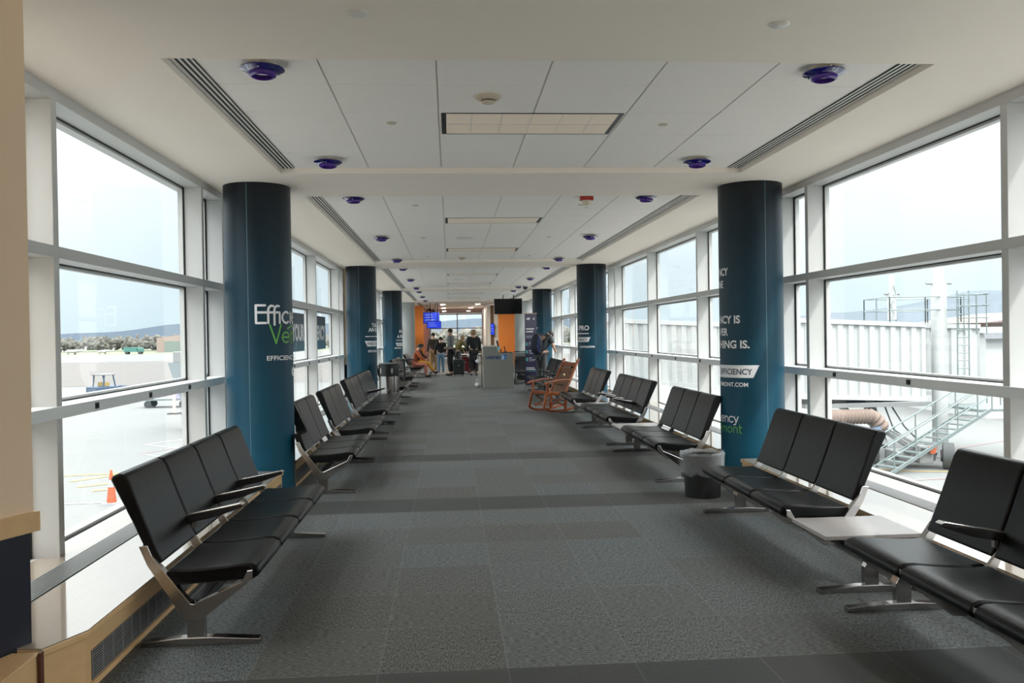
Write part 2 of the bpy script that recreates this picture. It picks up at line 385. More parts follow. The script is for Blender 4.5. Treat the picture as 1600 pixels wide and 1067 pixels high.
# window walls
def bays(y_from):
    M = [2.22, 5.30]
    for i, c in enumerate(COLY):
        M += [c-.37, c+.37]
        nxt = COLY[i+1] if i < 3 else None
        if nxt:
            s = (nxt-.37-(c+.37))/3; M += [c+.37+s, c+.37+2*s]
    return sorted(set(round(v, 3) for v in M))
ML = bays(0)
trim_n = [0]; win_n = [0]
def window_wall(X, sg, ylist, side):
    """sg=-1 left wall (outside at -x), +1 right"""
    G = X + sg*.185          # glass plane
    O = X + sg*.30
    y0, yE = ylist[0]-.05, ylist[-1]+.05
    def tr(): trim_n[0] += 1; return 'trim_%d' % trim_n[0]
    mb = MB().box(X, O, -5 if sg > 0 else y0, yE+.0, 3.02, ZS)
    mb.box(X, O, -5 if sg > 0 else y0, yE, LZ-.03, LZ-.005)      # sill
    struct(mb.build('wall_'+side, M_alu))
    MB_ = MB().box(X+sg*.12, O+sg*.05, y0, yE, -.3, LZ-.03); struct(MB_.build('wall_%s_apron' % side, M_white))
    # transom and grab rail
    struct(MB().box(X-sg*.0015, X+sg*.18, y0, yE, 2.072, 2.145).build(tr(), M_alu, bevel=.004))
    rl = struct(MB().box(X-sg*.012, X+sg*.18, y0, yE, 1.105, 1.180).build(tr(), M_rail, bevel=.005))
    yy = {-1: [4.6, 5.81, 6.82, 7.82, 10.2, 11.3, 13.0, 14.34, 15.38, 16.66, 17.68, 20.4, 22, 23.5, 25.2, 26.6], 1: [4.2, 6.465, 7.76, 10.96, 12.07, 13.4, 15.0, 16.3, 18.19, 20.4, 22, 23.5, 25.2]}[sg]
    for y in yy:
        MB().box(X-sg*.012, X-sg*.018, y-.028, y+.028, 1.122, 1.163).box(X-sg*.018, X-sg*.024, y-.012, y+.012, 1.13, 1.155).build('socket', M_black, rl, bevel=.002)
    # mullions
    for y in ylist:
        struct(MB().box(X, X+sg*.165, y-.035, y+.035, LZ-.005, 3.02).build(tr(), M_alu, bevel=.003))
        MB().box(X+sg*.165, X+sg*.215, y-.035, y+.035, LZ-.005, 3.02).build('outer_post', M_alu, bpy.data.objects['trim_%d' % trim_n[0]])
    # sashes + panes
    for i in range(len(ylist)-1):
        a, b = ylist[i]+.035, ylist[i+1]-.035
        win_n[0] += 1
        fr = MB()
        for z0, z1 in ((LZ-.005, 1.105), (1.180, 2.072), (2.145, 3.02)):
            for (k, x0, x1, t0, t1) in ((1, X+sg*.160, X+sg*.172, 0, .008), (0, X+sg*.172, X+sg*.215, .004, .026)):
                fr.use(k)
                fr.box(x0, x1, a+t0, a+t1, z0, z1).box(x0, x1, b-t1, b-t0, z0, z1).box(x0, x1, a, b, z0+t0, z0+t1).box(x0, x1, a, b, z1-t1, z1-t0)
        wo = struct(fr.build('window_%d' % win_n[0], [M_alu, M_gasket]))
        for z0, z1 in ((LZ+.01, 1.09), (1.195, 2.06), (2.16, 3.0)):
            MB().box(G, G+sg*.006, a+.02, b-.02, z0, z1).build('pane', M_glass, wo)
window_wall(XL, -1, [y for y in ML if y > 2.3 or True][1:] if False else [3.85]+[y for y in ML if y > 5], 'left')
window_wall(XR, 1, [-4.0, -.86]+ML, 'right')

# near-left pier: tan wall with maple chair rail and dark panel below
px, py = -1.80, 3.80
def pier(name, pts, z0, z1, m, off=0):
    mb = MB(); mb.prism(pts, z0, z1, 'z'); return mb.build(name, m)
P0 = [(px, py), (-2.9, py), (-2.9, 1.2), (-2.9, 1.0), (px-1.05, py-2.35)]
P0 = [(px, py), (px-.60, py+.05), (-3.2, py+.05), (-3.2, 1.0), (px-1.07, py-2.38)]
o = struct(pier('wall_pier_left', P0, .84, ZS, M_tan))
dn = Vector((.91, -.41, 0))*.0
struct(pier('trim_90', [(px+.022, py+.012), (-2.6, py+.012), (-3.2, 1.0), (px-1.045, py-2.4)], .755, .84, M_maple))
struct(pier('wall_pier_base', [(px-.008, py-.02), (-2.6, py-.02), (-3.2, 1.0), (px-1.09, py-2.4)], 0, .755, M_navy))
struct(MB().box(-3.4, -3.15, -5, 3.9, 0, ZS).build('wall_left_rear', M_tan))
struct(MB().box(-3.4, 4.2, -5.2, -5, 0, ZS).build('wall_back', M_tan))
# slim tan pier past the second column on each side
struct(MB().box(XL-.2, XL+.10, 19.2, 19.42, .95, ZS).use(1).box(XL-.2, XL+.09, 19.21, 19.42, 0, .95).build('wall_pier_left_far', [M_tan, M_navy]))

# heater cabinets (ledge) along the walls
def heater(X, sg, y0, y1, label, chamfer=False):
    t = thing('heater_cabinet', label, 'heater cabinet', (X, y0, 0))
    d = -sg; L = y1-y0; xf = d*.70                      # front face offset
    def sx(a, b): return tuple(sorted((a, b)))
    poly = [(d*-.12, 0), (xf, 0), (xf, L), (d*-.12, L)]
    if chamfer: poly = [(d*-.12, -.12), (xf-d*.10, -.22), (xf, .0), (xf, L), (d*-.12, L)]
    if sg > 0: poly = poly[::-1]
    MB().prism(poly, .02, LZ-.035, 'z').build('body', M_maple, t)
    q = [(x+(d*.018 if abs(x) > .5 else 0), y) for x, y in poly]
    MB().prism(q, LZ-.035, LZ-.006, 'z').build('edge_trim', M_maple, t, bevel=.004)
    q2 = [(x-(d*.004 if abs(x) > .5 else 0), y) for x, y in q]
    MB().prism(q2, LZ-.006, LZ, 'z').build('top', M_lam, t)
    # top outlet grille
    g = MB(); x0, x1 = sx(d*.085, d*.26)
    g.use(1).box(x0, x1, .02 if not chamfer else -.1, L-.02, LZ, LZ+.001).use(0)
    n = 11
    for i in range(n): xa = x0+(x1-x0)*i/n; g.box(xa, xa+(x1-x0)/n*.42, .02 if not chamfer else -.1, L-.02, LZ+.001, LZ+.005)
    g.build('outlet_grille', [M_grille, M_dark], t)
    # front intake grille
    g = MB(); xa, xb = sx(xf, xf+d*.002); g.use(1).box(xa, xb, .06, L-.05, .03, .165).use(0)
    xa, xb = sx(xf+d*.002, xf+d*.006)
    for i in range(11): z = .034+i*.0125; g.box(xa, xb, .06, L-.05, z, z+.004)
    y = .06
    while y < L-.1: g.box(xa, xb, y, y+.006, .03, .168); y += .12
    g.build('intake_grille', [M_grille, M_dark], t)
    xa, xb = sx(xf+d*.001, xf+d*.012); MB().box(xa, xb, .0, L, 0, .028).build('kick_strip', M_maple, t)
    return t
heater(XL, -1, 3.92, 8.39, 'maple heater ledge with pale top under the nearest left windows', True)
heater(XL, -1, 9.1, 18.4, 'maple heater ledge on the left wall between the first and second columns')
heater(XL, -1, 19.5, 28.5, 'maple heater ledge on the left wall past the second column')
heater(XR, 1, -1.0, 8.37, 'maple heater ledge with pale top under the nearest right windows')
heater(XR, 1, 9.12, 18.4, 'maple heater ledge on the right wall between the first and second columns')
heater(XR, 1, 19.15, 28.5, 'maple heater ledge on the right wall past the second column')
t = thing('storage_cabinet', 'small pale maple cabinet at the bottom left, between dark pier and heater ledge', 'cabinet', (-1.83, 3.66, 0))
MB().prism([(.095, .02), (.095, -.46), (-.22, -.46), (-.02, .02)], 0, .262, 'z').build('body', M_maple, t, bevel=.004)
MB().prism([(.10, .025), (.10, -.465), (-.22, -.465), (-.015, .025)], .262, .272, 'z').build('top', M_maple, t, bevel=.003)
MB().box(.102, .112, .0, .03, 0, .275).build('edge_seam', mat('dark_wood_edge', (.10, .03, .015), .5), t)

# ------------------------------------------------------------------ columns
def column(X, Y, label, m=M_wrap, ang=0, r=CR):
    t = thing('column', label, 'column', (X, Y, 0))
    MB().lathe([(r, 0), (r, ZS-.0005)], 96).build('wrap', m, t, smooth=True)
    bm = poly_bm([(0, 0), (.004, 0), (.004, ZS-.02), (0, ZS-.02)]); wrap_on(bm, r, ang, .01, 'seam', mat('seam_line', (.16, .28, .34), .3), t, .001)
    return t
def pennant(col, phi_end, z0, z1, w, txt, th, side=1, textend=0, tw=None):
    s = .25*(z1-z0)
    if side > 0: pts = [(-w, 0), (-s, 0), (s*.9, z1-z0), (-w, z1-z0)]
    else: pts = [(s, 0), (w, 0), (w, z1-z0), (-s*.9, z1-z0)]
    wrap_on(poly_bm(pts), CR, phi_end, z0, 'pennant', M_letter, col)
    bm, W_ = text2d(txt, th, tw, .016, 'RIGHT' if side > 0 else 'LEFT')
    wrap_on(bm, CR, phi_end+(-1 if side > 0 else 1)*textend/CR, z0+(z1-z0-th)/2, 'lettering', M_inkdark, col, .0035)
rd = radians
cA = column(CXL, COLY[0], 'dark blue wrapped round column on the left, nearest, with a large white and green logo', ang=rd(-6))
def logo(col, phi, z, k, both=True):
    """two-line word mark: white Efficiency, green Vermont. k = cap height"""
    W1 = k*.62
    st = []
    def S_(pts, ox): return [(ox+x*k, y*k) for x, y in pts]
    # E
    E_ = [S_([(.55, 1), (.05, 1), (.05, 0), (.58, 0)], 0), S_([(.05, .6), (1.42, .6)], 0)]
    def fh(ox, low): return S_([(.30, .96), (.16, .98), (.04, .88), (0, .72), (0, low)], ox)
    st += E_ + [fh(.72*k, .0), fh(1.08*k, -.1), S_([(1.42, .6), (1.42, 0)], 0)]
    def arc(ox, oy, r, a0, a1, n=10): return [(ox+r*cos(rd(a0+(a1-a0)*i/n)), oy+r*sin(rd(a0+(a1-a0)*i/n))) for i in range(n+1)]
    r = .32*k
    st.append(arc(1.92*k, .32*k, r, 50, 310))                    # c
    st.append(S_([(2.35, .62), (2.35, 0)], 0))                   # i
    st.append([(2.56*k, .34*k), (3.16*k, .34*k)] + arc(2.88*k, .32*k, r, 10, 310))   # e
    st.append([(3.36*k, 0), (3.36*k, .62*k)]); st.append([(3.36*k, .36*k)] + arc(3.60*k, .38*k, .24*k, 160, 0) + [(3.84*k, 0)])  # n
    st.append(arc(4.34*k, .32*k, r, 50, 310))                    # c
    st.append(S_([(4.72, .62), (4.96, .06)], 0)); st.append(S_([(5.22, .62), (4.86, -.24), (4.68, -.28)], 0))  # y
    wrap_on(strokes_bm(st, .13*k), CR, phi, z, 'logo_lettering', M_letter, col, .0035)
    g = []; q = k*1.0; o = .80*k; zb = -1.16*k
    def T_(pts): return [(o+x*k, zb+y*k) for x, y in pts]
    g.append(T_([(0, 1.05), (.36, 0), (.70, 1.05)]))              # V
    g.append([(o+.80*k, zb+.34*k), (o+1.36*k, zb+.34*k)] + arc(o+1.08*k, zb+.33*k, .30*k, 10, 310))
    g.append(T_([(1.60, 0), (1.60, .62)])); g.append(T_([(1.60, .4), (1.68, .56), (1.84, .62)]))
    g.append(T_([(2.0, 0), (2.0, .62)])); g.append([(o+2.0*k, zb+.4*k)] + arc(o+2.2*k, zb+.42*k, .2*k, 160, 0) + [(o+2.4*k, zb)])
    g.append([(o+2.4*k, zb+.4*k)] + arc(o+2.6*k, zb+.42*k, .2*k, 160, 0) + [(o+2.8*k, zb)])
    g.append(arc(o+3.32*k, zb+.33*k, .31*k, 0, 360, 16))
    g.append(T_([(3.86, 0), (3.86, .62)])); g.append([(o+3.86*k, zb+.4*k)] + arc(o+4.08*k, zb+.4*k, .22*k, 160, 0) + [(o+4.30*k, zb)])
    g.append(T_([(4.60, .9), (4.60, .08), (4.78, 0)])); g.append(T_([(4.48, .62), (4.82, .62)]))
    g.append(T_([(1.24, .84), (1.9, 1.08)]))                      # leaf stroke
    wrap_on(strokes_bm(g, .10*k), CR, phi, z, 'logo_lettering', M_green, col, .0035)
logo(cA, rd(5.5), 1.718, .172)
bm, _ = text2d('EFFICIENCYVERMONT.COM', .046, .93, .022, 'LEFT'); wrap_on(bm, CR, rd(23.6), 1.352, 'lettering', M_letter, cA, .0035)
wrap_on(poly_bm([(.047*cos(2*pi*k/28), .047*sin(2*pi*k/28)) for k in range(28)]), CR, rd(87), 1.23, 'round_icon', M_letter, cA, .0035)
wrap_on(strokes_bm([[(0, .02), (-.008, 0), (.008, 0), (0, -.02)]], .008), CR, rd(87), 1.23, 'bolt_icon', M_inkdark, cA, .006)

cB = column(CXR, COLY[0], 'dark blue wrapped round column on the right, nearest, behind the plastic bin', ang=rd(7))
for txt, ph, z0, h, tw in (('NCY', -63, 2.145, .078, .175), ('NE', -77.4, 2.018, .076, .10), ('NCY IS', -39.5, 1.648, .080, .31), ('VER', -65.3, 1.523, .076, .165), ('HING IS.', -23.4, 1.392, .080, .40)):
    bm, _ = text2d(txt, h, tw, .03, 'RIGHT'); wrap_on(bm, CR, rd(ph), z0, 'lettering', M_letter, cB, .0035)
pennant(cB, rd(-12), 1.087, 1.216, .62, 'EFFICIENCY', .060, 1, .040, .412)
bm, _ = text2d('EFFICIENCYVERMONT.COM', .043, .76, .022, 'RIGHT'); wrap_on(bm, CR, rd(-26.7), .997, 'lettering', M_letter, cB, .0035)
logo(cB, rd(-45)-(5.25*.093)/CR, .628, .093)

cC = column(CXL, COLY[1], 'blue wrapped round column second on the left, beside the steel litter bin', ang=rd(-3))
for txt, ph, z0, h in (('TAL', 46, 1.775, .082), ('AN B', 31, 1.678, .082), ):
    bm, _ = text2d(txt, h, None, .038, 'LEFT'); wrap_on(bm, CR, rd(ph), z0, 'lettering', M_letter, cC, .0035)
wrap_on(poly_bm([(0, 0), (.5, 0), (.5, .016), (0, .016)]), CR, rd(19), 1.563, 'rule_line', M_letter, cC)
pennant(cC, rd(21), 1.355, 1.475, .5, 'FIND YOUR', .056, -1, .03)
bm, _ = text2d('EFFICIENCY', .046, None, .034, 'LEFT'); wrap_on(bm, CR, rd(29), 1.232, 'lettering', M_letter, cC, .0035)
wrap_on(strokes_bm([[(-.03, 0), (0, .05), (.03, .1)]], .03), CR, rd(93), 2.0, 'leaf_icon', M_green, cC)

cD = column(CXR, COLY[1], 'blue wrapped round column second on the right, behind the wooden rocking chair', ang=rd(4))
bm, _ = text2d('A PRO', .105, .42, .03, 'RIGHT'); wrap_on(bm, CR, rd(-20.8), 1.635, 'lettering', M_letter, cD, .0035)
wrap_on(poly_bm([(-.5, 0), (0, 0), (0, .02), (-.5, .02)]), CR, rd(-22), 1.55, 'rule_line', M_letter, cD)
pennant(cD, rd(-20), 1.375, 1.48, .5, 'EFFICIENCY', .055, 1, .05)
bm, _ = text2d('CONTRACTOR', .04, None, .034, 'RIGHT'); wrap_on(bm, CR, rd(1), 1.25, 'lettering', M_letter, cD, .0035)
for z in (1.95, 2.14): wrap_on(strokes_bm([[(-.02, -.04), (.02, 0), (-.02, .05)]], .02), CR, rd(-92), z, 'leaf_icon', M_green, cD)

cE = column(CXL, COLY[2], 'blue wrapped round column third on the left, in front of the pale grey column', ang=rd(-3))
for txt, ph, z0, h in (('PO', 45, 1.675, .095), ('A PR', 29, 1.51, .095)):
    bm, _ = text2d(txt, h, None, .038, 'LEFT'); wrap_on(bm, CR, rd(ph), z0, 'lettering', M_letter, cE, .0035)
wrap_on(poly_bm([(0, 0), (.5, 0), (.5, .02), (0, .02)]), CR, rd(22), 1.42, 'rule_line', M_letter, cE)
pennant(cE, rd(24), 1.235, 1.345, .45, 'FIND YOUR', .05, -1, .03)
bm, _ = text2d('EFFICIENCY', .042, None, .034, 'LEFT'); wrap_on(bm, CR, rd(14), 1.15, 'lettering', M_letter, cE, .0035)
cF = column(CXR, COLY[2], 'blue wrapped round column third on the right, behind the man with the backpack', ang=rd(4))
bm, _ = text2d('y', .2, None, .034, 'RIGHT'); wrap_on(bm, CR, rd(-36), 1.66, 'logo_lettering', M_letter, cF, .0035)
wrap_on(strokes_bm([[(-.12, 0), (0, 0)], [(-.06, -.06), (-.06, .06)]], .04), CR, rd(-33), 1.55, 'logo_lettering', M_green, cF)
column(CXL+.02, COLY[3], 'pale grey round column farthest on the left, before the orange wall', M_greycol)
column(CXR+.15, COLY[3], 'pale grey round column farthest on the right, past the check-in desk', M_greycol)

# window banner print on the left glass
def banner_strip(y0, y1, txt, tx0, tw, label, bolt=False):
    t = thing('window_banner', label, 'banner', (XL-.172, y0, 1.34))
    MB().box(-.003, 0, 0, y1-y0, 0, .64).build('panel', M_decal_obj, t)
    bm, W_ = text2d(txt, .27, tw, .045, 'LEFT')
    for v in bm.verts: v.co = Vector((.002, tx0-y0+v.co.x, .19+v.co.y))
    bm_obj(bm, 'lettering', M_letter, t)
    if bolt:
        bm = strokes_bm([[(.40, .19), (.37, .10), (.33, .03)]], .03)
        for v in bm.verts: v.co = Vector((.003, tx0-y0+v.co.x-.02, v.co.y))
        bm_obj(bm, 'cord_icon', M_letter, t)
M_decal_obj = gradient_mat('window_banner_print_local', 0, .64, (.035, .16, .23), (.04, .10, .15), (.07, .085, .11), .5)
banner_strip(12.9, 15.02, 'YOUR', 13.85, 1.14, 'dark blue printed banner on the left glass reading YOUR', True)
banner_strip(15.55, 17.55, 'CIENCY', 16.05, 1.42, 'dark blue printed banner on the left glass reading CIENCY')

# ------------------------------------------------------------------ tandem benches
PITCH = .59
FRAME = [(.587, .525), (.545, .530), (.523, .476), (.487, .425), (.335, .226), (.317, .224), (.079, .330), (.051, .384), (.023, .388), (.026, .347), (.067, .308), (.272, .150), (.285, .145), (.358, .145), (.372, .150), (.547, .427)]
_cache = {}
def seat_mesh():
    # cushion: front roll, dished top
    pr = [(.455, .395), (.38, .392), (.27, .395), (.16, .404), (.09, .412), (.04, .410), (.005, .395), (-.008, .368), (.004, .345), (.04, .327), (.10, .326), (.25, .316), (.42, .310), (.462, .325), (.468, .365)]
    return pr
def back_mesh():
    return [(.478, .436), (.497, .425), (.535, .430), (.556, .470), (.63, .64), (.722, .835), (.735, .862), (.722, .884), (.690, .892), (.662, .884), (.640, .850), (.57, .66), (.50, .48)]
def bench(name_label, Yn, mods, side, arms=(), legs=None, low_back=None):
    """Yn: nearest end in Y; mods e.g. 'SSST' from near to far; side -1 left, +1 right"""
    L = sum({'S': PITCH, 's': .47, 'T': .55, 'B': .98}[c] for c in mods)
    t = thing('tandem_bench', name_label, 'bench')
    if side > 0: t.location = (2.15, Yn, 0)
    else:
        t.location = (-1.0, Yn+L, 0); t.rotation_euler = (0, 0, pi)
    def yy(y): return y if side > 0 else L-y     # y measured from near end -> local y
    y = 0; bounds = []
    for i, c in enumerate(mods):
        wd = {'S': PITCH, 's': .47, 'T': .55, 'B': .98}[c]
        a, b = sorted((yy(y), yy(y+wd)))
        if c in 'Ss':
            MB().prism(seat_mesh(), a+.012, b-.012).build('seat', M_leather, t, bevel=.021, smooth=True, seg=3)
            bm_ = MB()
            if low_back != i: bm_.prism(back_mesh(), a+.010, b-.010)
            else:      # back trimmed where it stands against the round column; far end of a left bench has the lower local y
                pl = back_mesh(); n = len(pl); rows = [a+.010+(b-a-.020)*q/11 for q in range(12)]; vs = []
                for yq in rows:
                    yw = (Yn+L)-yq; zc = .60 if yw < 8.82 else min(.90, .60+(yw-8.82)*1.75)
                    for u_, z_ in pl:
                        if z_ > zc: u_ -= (z_-zc)*.57; z_ = zc+(z_-zc)*.02
                        vs.append((u_, yq, z_))
                fs = [(r*n+k, r*n+(k+1) % n, (r+1)*n+(k+1) % n, (r+1)*n+k) for r in range(11) for k in range(n)] + [tuple(range(n)), tuple(range(12*n-1, 11*n-1, -1))]
                bm_.add(vs, fs)
            bm_.build('backrest', M_leather, t, bevel=.013 if low_back != i else 0, smooth=True, seg=3)
            bounds += [y, y+wd]
        else:
            MB().box(.06, .66, a+.02, b-.02, .305, .330).build('table_top', M_table, t, bevel=.003)
            mid = (a+b)/2
            MB().prism([(.14, .305), (.5, .305), (.36, .21), (.28, .21)], mid-.02, mid+.02).build('table_bracket', M_beam, t)
        y += wd
    bs = sorted(set(round(v, 3) for v in bounds))
    for v in bs:
        end = v in (bs[0], bs[-1])
        w = .046 if end else .020
        c = v + (0 if not end else (-.006 if v == bs[0] else .006))
        c = yy(c)
        fr = FRAME if end else [(.560, .505), (.535, .515), (.51, .468), (.482, .43), (.40, .325), (.335, .226), (.317, .224), (.079, .330), (.040, .376), (.010, .388), (.006, .365), (.067, .305), (.272, .15), (.372, .15), (.50, .37)]
        MB().prism(fr, c-w/2, c+w/2).build('side_bracket' if end else 'seat_bracket', M_chrome if end else M_chrome, t, bevel=.003 if end else .002)
    for v in arms:
        c = yy(v*PITCH)
        ar = MB().prism([(.535, .508), (.54, .550), (.36, .583), (.225, .607), (.212, .600), (.22, .590), (.37, .540)], c-.024, c+.024)
        ao = ar.build('armrest', M_beam, t, bevel=.004, smooth=True)
        MB().prism([(.54, .550), (.36, .583), (.222, .608), (.206, .602), (.206, .612), (.225, .619), (.36, .592), (.54, .560)], c-.026, c+.026).build('armrest_cap', M_cap, ao, bevel=.003)
        MB().prism([(.505, .475), (.485, .48), (.487, .545), (.507, .545)], c-.012, c+.012).build('arm_post', M_chrome, ao)
    MB().box(.285, .362, .03, L-.03, .19, .232).build('beam', M_beam, t, bevel=.006)
    for v in (legs or (.12, L-.12)):
        c = yy(v)
        g = MB().prism([(.278, .03), (.366, .03), (.366, .15), (.323, .232), (.278, .15)], c-.022, c+.022)
        lg = g.build('leg', M_steel, t, bevel=.003)
        f = MB(); hw = .030
        f.add([(0, c-hw, 0), (.60, c-hw, 0), (.60, c+hw, 0), (0, c+hw, 0), (0, c-hw, .026), (.60, c-hw, .026), (.60, c+hw, .026), (0, c+hw, .026),
               (.24, c-hw, .042), (.40, c-hw, .042), (.40, c+hw, .042), (.24, c+hw, .042)],
              [(0, 3, 2, 1), (0, 1, 5, 9, 8, 4), (3, 7, 11, 10, 6, 2), (0, 4, 7, 3), (1, 2, 6, 5), (4, 8, 11, 7), (8, 9, 10, 11), (9, 5, 6, 10)])
        f.build('foot', M_steel, lg, bevel=.003)
    return t
bench('four-seat black bench nearest on the left with three armrests', 4.45, 'SSSS', -1, arms=(1, 2, 3), legs=(.03, 2.33))
bench('black three-seat bench with end table just past the first left column', 8.62, 'sSST', -1, legs=(.02, 2.1), low_back=0).location.x = -.965
bench('black three-seat bench on the left, third row from the front with small far table', 10.85, 'SSST', -1, legs=(.03, 2.2)).location.x = -.965
bench('black three-seat bench on the left under the CIENCY banner', 13.50, 'SSS', -1, legs=(.3, 1.70))
bench('black four-seat bench on the left ending beside the steel litter bin', 15.33, 'SSSS', -1, arms=(1,), legs=(.25, 1.75))
bench('black bench with thin arms on the left behind the steel litter bin', 19.6, 'SSSS', -1, arms=(1, 2, 3), legs=(.2, 2.2))
bench('black bench on the left behind the tall round table', 24.5, 'SSS', -1, arms=(1, 2), legs=(.2, 1.6))
bench('black bench on the left before the grey column, beside the person in orange', 26.5, 'SSS', -1, arms=(1, 2), legs=(.2, 1.6))
bench('black bench cut off at the right edge of the picture, nearest on the right', 2.24, 'SSSS', 1, arms=(3,), legs=(.4, 2.33)).location.x = 2.175
bench('black three-seat bench with grey table on the right, behind the nearest one', 4.91, 'TSSS', 1, legs=(.0, 2.28)).location.x = 2.165
bench('black three-seat bench on the right behind the plastic bin and first column', 8.74, 'SSSB', 1, legs=(.0, 2.33)).location.x = 2.12
bench('black four-seat bench with slim arms on the right, past the three-seater', 11.66, 'SSSS', 1, arms=(1, 2, 3), legs=(.05, 2.28))
bench('black three-seat bench on the right next to the rocking chair', 14.06, 'BSSS', 1, legs=(.5, 2.6))
bench('black bench on the right behind the second column and rocking chair', 19.4, 'SSSS', 1, arms=(2,), legs=(.2, 2.2))
bench('black bench on the right beside the leaning man', 21.95, 'SSS', 1, arms=(1,), legs=(.2, 1.6))
bench('black bench on the right between the stroller and the banner stand', 26.85, 'SSS', 1, arms=(1, 2), legs=(.2, 1.6)).location.x = 2.08

# ------------------------------------------------------------------ ceiling fittings
def make_lamp():
    t = thing('ceiling_lamp', '', 'lamp', (0, 0, 0))
    MB().lathe([(.085, 0), (.085, -.012), (.05, -.018)], 28).build('canopy', M_beige, t, smooth=True)
    MB().lathe([(.045, -.012), (.05, -.03), (.04, -.036)], 20).build('bulb_housing', M_white, t, smooth=True)
    MB().lathe([(.075, -.046), (.118, -.034), (.124, -.030), (.125, -.036), (.085, -.056), (.078, -.056), (.070, -.05)], 40, cap=False).build('glass_rim', M_bluelamp, t, smooth=True)
    MB().lathe([(.078, -.046), (.076, -.072), (.062, -.080), (.060, -.076), (.066, -.066), (.07, -.046)], 40, cap=False).build('glass_cup', M_purple, t, smooth=True)
    for k in range(3):
        a = 2*pi*k/3+.5
        MB().lathe([(.005, -.05), (.006, -.012)], 8, .098*cos(a), .098*sin(a)).lathe([(.008, -.052), (.008, -.046)], 10, .098*cos(a), .098*sin(a)).build('screw', M_chrome, t, smooth=True)
    return t
lamp0 = make_lamp(); used = False
lampL = [4.97, 7.60, 9.60, 13.47, 17.40, 19.6, 23.55, 27.6, 29.9, 33.85, 37.8]
ordn = ['nearest', 'second', 'third', 'fourth', 'fifth', 'sixth', 'seventh', 'eighth', 'ninth', 'tenth', 'eleventh']
for sx, X in (('left', -1.043), ('right', 2.27)):
    for i, y in enumerate(lampL):
        if sx == 'right' and i == 9: continue
        lb = 'cobalt blue glass ring ceiling lamp, %s in the %s row' % (ordn[i], sx)
        if not used:
            lamp0.location = (X, y, ZC); lamp0['label'] = lb; lamp0['group'] = 'blue ring ceiling lamps'; used = True
        else: dup(lamp0, (X, y, ZC), 0, lb, 'blue ring ceiling lamps')
M_trof = mat('light_diffuser', (.72, .62, .50), .5, emit=.10)
for i, (ya_, yb_) in enumerate([(6.02, 6.68), (11.42, 12.0), (15.43, 16.02), (21.9, 22.5), (25.7, 26.3), (31.9, 32.5), (35.7, 36.3)]):
    t = thing('ceiling_light', 'flat recessed rectangular ceiling light, %s from the front' % ordn[i].replace('nearest', 'first'), 'light', (.622, (ya_+yb_)/2, ZC), 0, 'recessed rectangular ceiling lights')
    hx, hy = .655, (yb_-ya_)/2-.02
    MB().box(-hx, hx, -hy, -hy+.012, -.004, .0).box(-hx, hx, hy-.012, hy, -.004, 0).box(-hx, -hx+.035, -hy+.012, hy-.012, -.004, 0).box(hx-.035, hx, -hy+.012, hy-.012, -.004, 0).build('frame', M_black, t)
    MB().box(-hx+.035, hx-.035, -hy+.012, hy-.012, -.003, .0).build('diffuser', M_trof, t)
    b = MB().box(-hx+.035, hx-.035, -.006, .006, -.006, -.003)
    for k in range(1, 6): b.box(-hx+k*hx/3-.003, -hx+k*hx/3+.003, -hy+.012, hy-.012, -.005, -.003)
    b.build('louvre', M_white, t)
def disc(x, y, z, r, h, name, label, cat, m=M_white, group=None):
    o = MB().lathe([(r, 0), (r, -h*.5), (r*.8, -h)], 24).build(name, m, smooth=True); o.location = (x, y, z); tag(o, label, cat, group); return o
disc(-.404, 4.04, ZS, .048, .012, 'sprinkler_cover', 'white round sprinkler cover at the top left of centre', 'sprinkler cover')
disc(1.662, 4.13, ZS, .048, .012, 'sprinkler_cover', 'white round sprinkler cover at the top right', 'sprinkler cover')
for x, y, lb in ((-.40, 6.33, 'left of the nearest recessed light'), (1.64, 6.36, 'right of the nearest recessed light'), (-.385, 10.32, 'on the left before the second recessed light'), (1.63, 10.33, 'beside the red fire strobe'), (-.4, 13.75, 'left of the speaker grille'), (1.637, 13.75, 'right of the speaker grille'), (-.4, 16.95, 'on the left after the third recessed light'), (1.62, 17.0, 'on the right after the third recessed light')):
    disc(x, y, ZC, .036, .008, 'sprinkler_cover', 'small white sprinkler cover '+lb, 'sprinkler cover', M_beige)
disc(.28, 13.8, ZC, .16, .012, 'speaker_grille', 'round white ceiling speaker grille behind the second recessed light', 'speaker')
disc(.28, 24.0, ZC, .16, .012, 'speaker_grille', 'round white ceiling speaker grille farther back between recessed lights', 'speaker')
for x, y, lb in ((.28, 5.62, 'beige smoke detector before the nearest recessed light'), (.28, 17.25, 'beige smoke detector at the end of the second ceiling recess')):
    t = thing('smoke_detector', lb, 'smoke detector', (x, y, ZC))
    MB().lathe([(.085, 0), (.085, -.012), (.072, -.020), (.05, -.026)], 28).build('base', M_beige, t, smooth=True)
    MB().lathe([(.045, -.024), (.045, -.04), (.03, -.048)], 24).build('sensor_cap', M_beige, t, smooth=True)
    MB().lathe([(.046, -.028), (.046, -.034)], 24).build('vent_ring', M_dark, t, smooth=True)
t = thing('fire_strobe', 'red and beige fire alarm strobe on the ceiling at right', 'fire alarm', (1.60, 9.72, ZC))
MB().box(-.075, .075, -.04, .04, -.045, 0).build('backbox', M_red, t, bevel=.006)
MB().lathe([(.055, -.045), (.05, -.085), (.03, -.11)], 20).build('housing', M_beige, t, smooth=True)
MB().lathe([(.035, -.105), (.025, -.13), (.005, -.135)], 16).build('lens', mat('clear_lens', (.8, .8, .78), .1), t, smooth=True)
t = thing('security_camera', 'dark dome security camera on the ceiling by the third right column', 'camera', (2.45, 27.2, ZC))
MB().lathe([(.09, 0), (.09, -.05)], 20).build('mount', M_white, t, smooth=True)
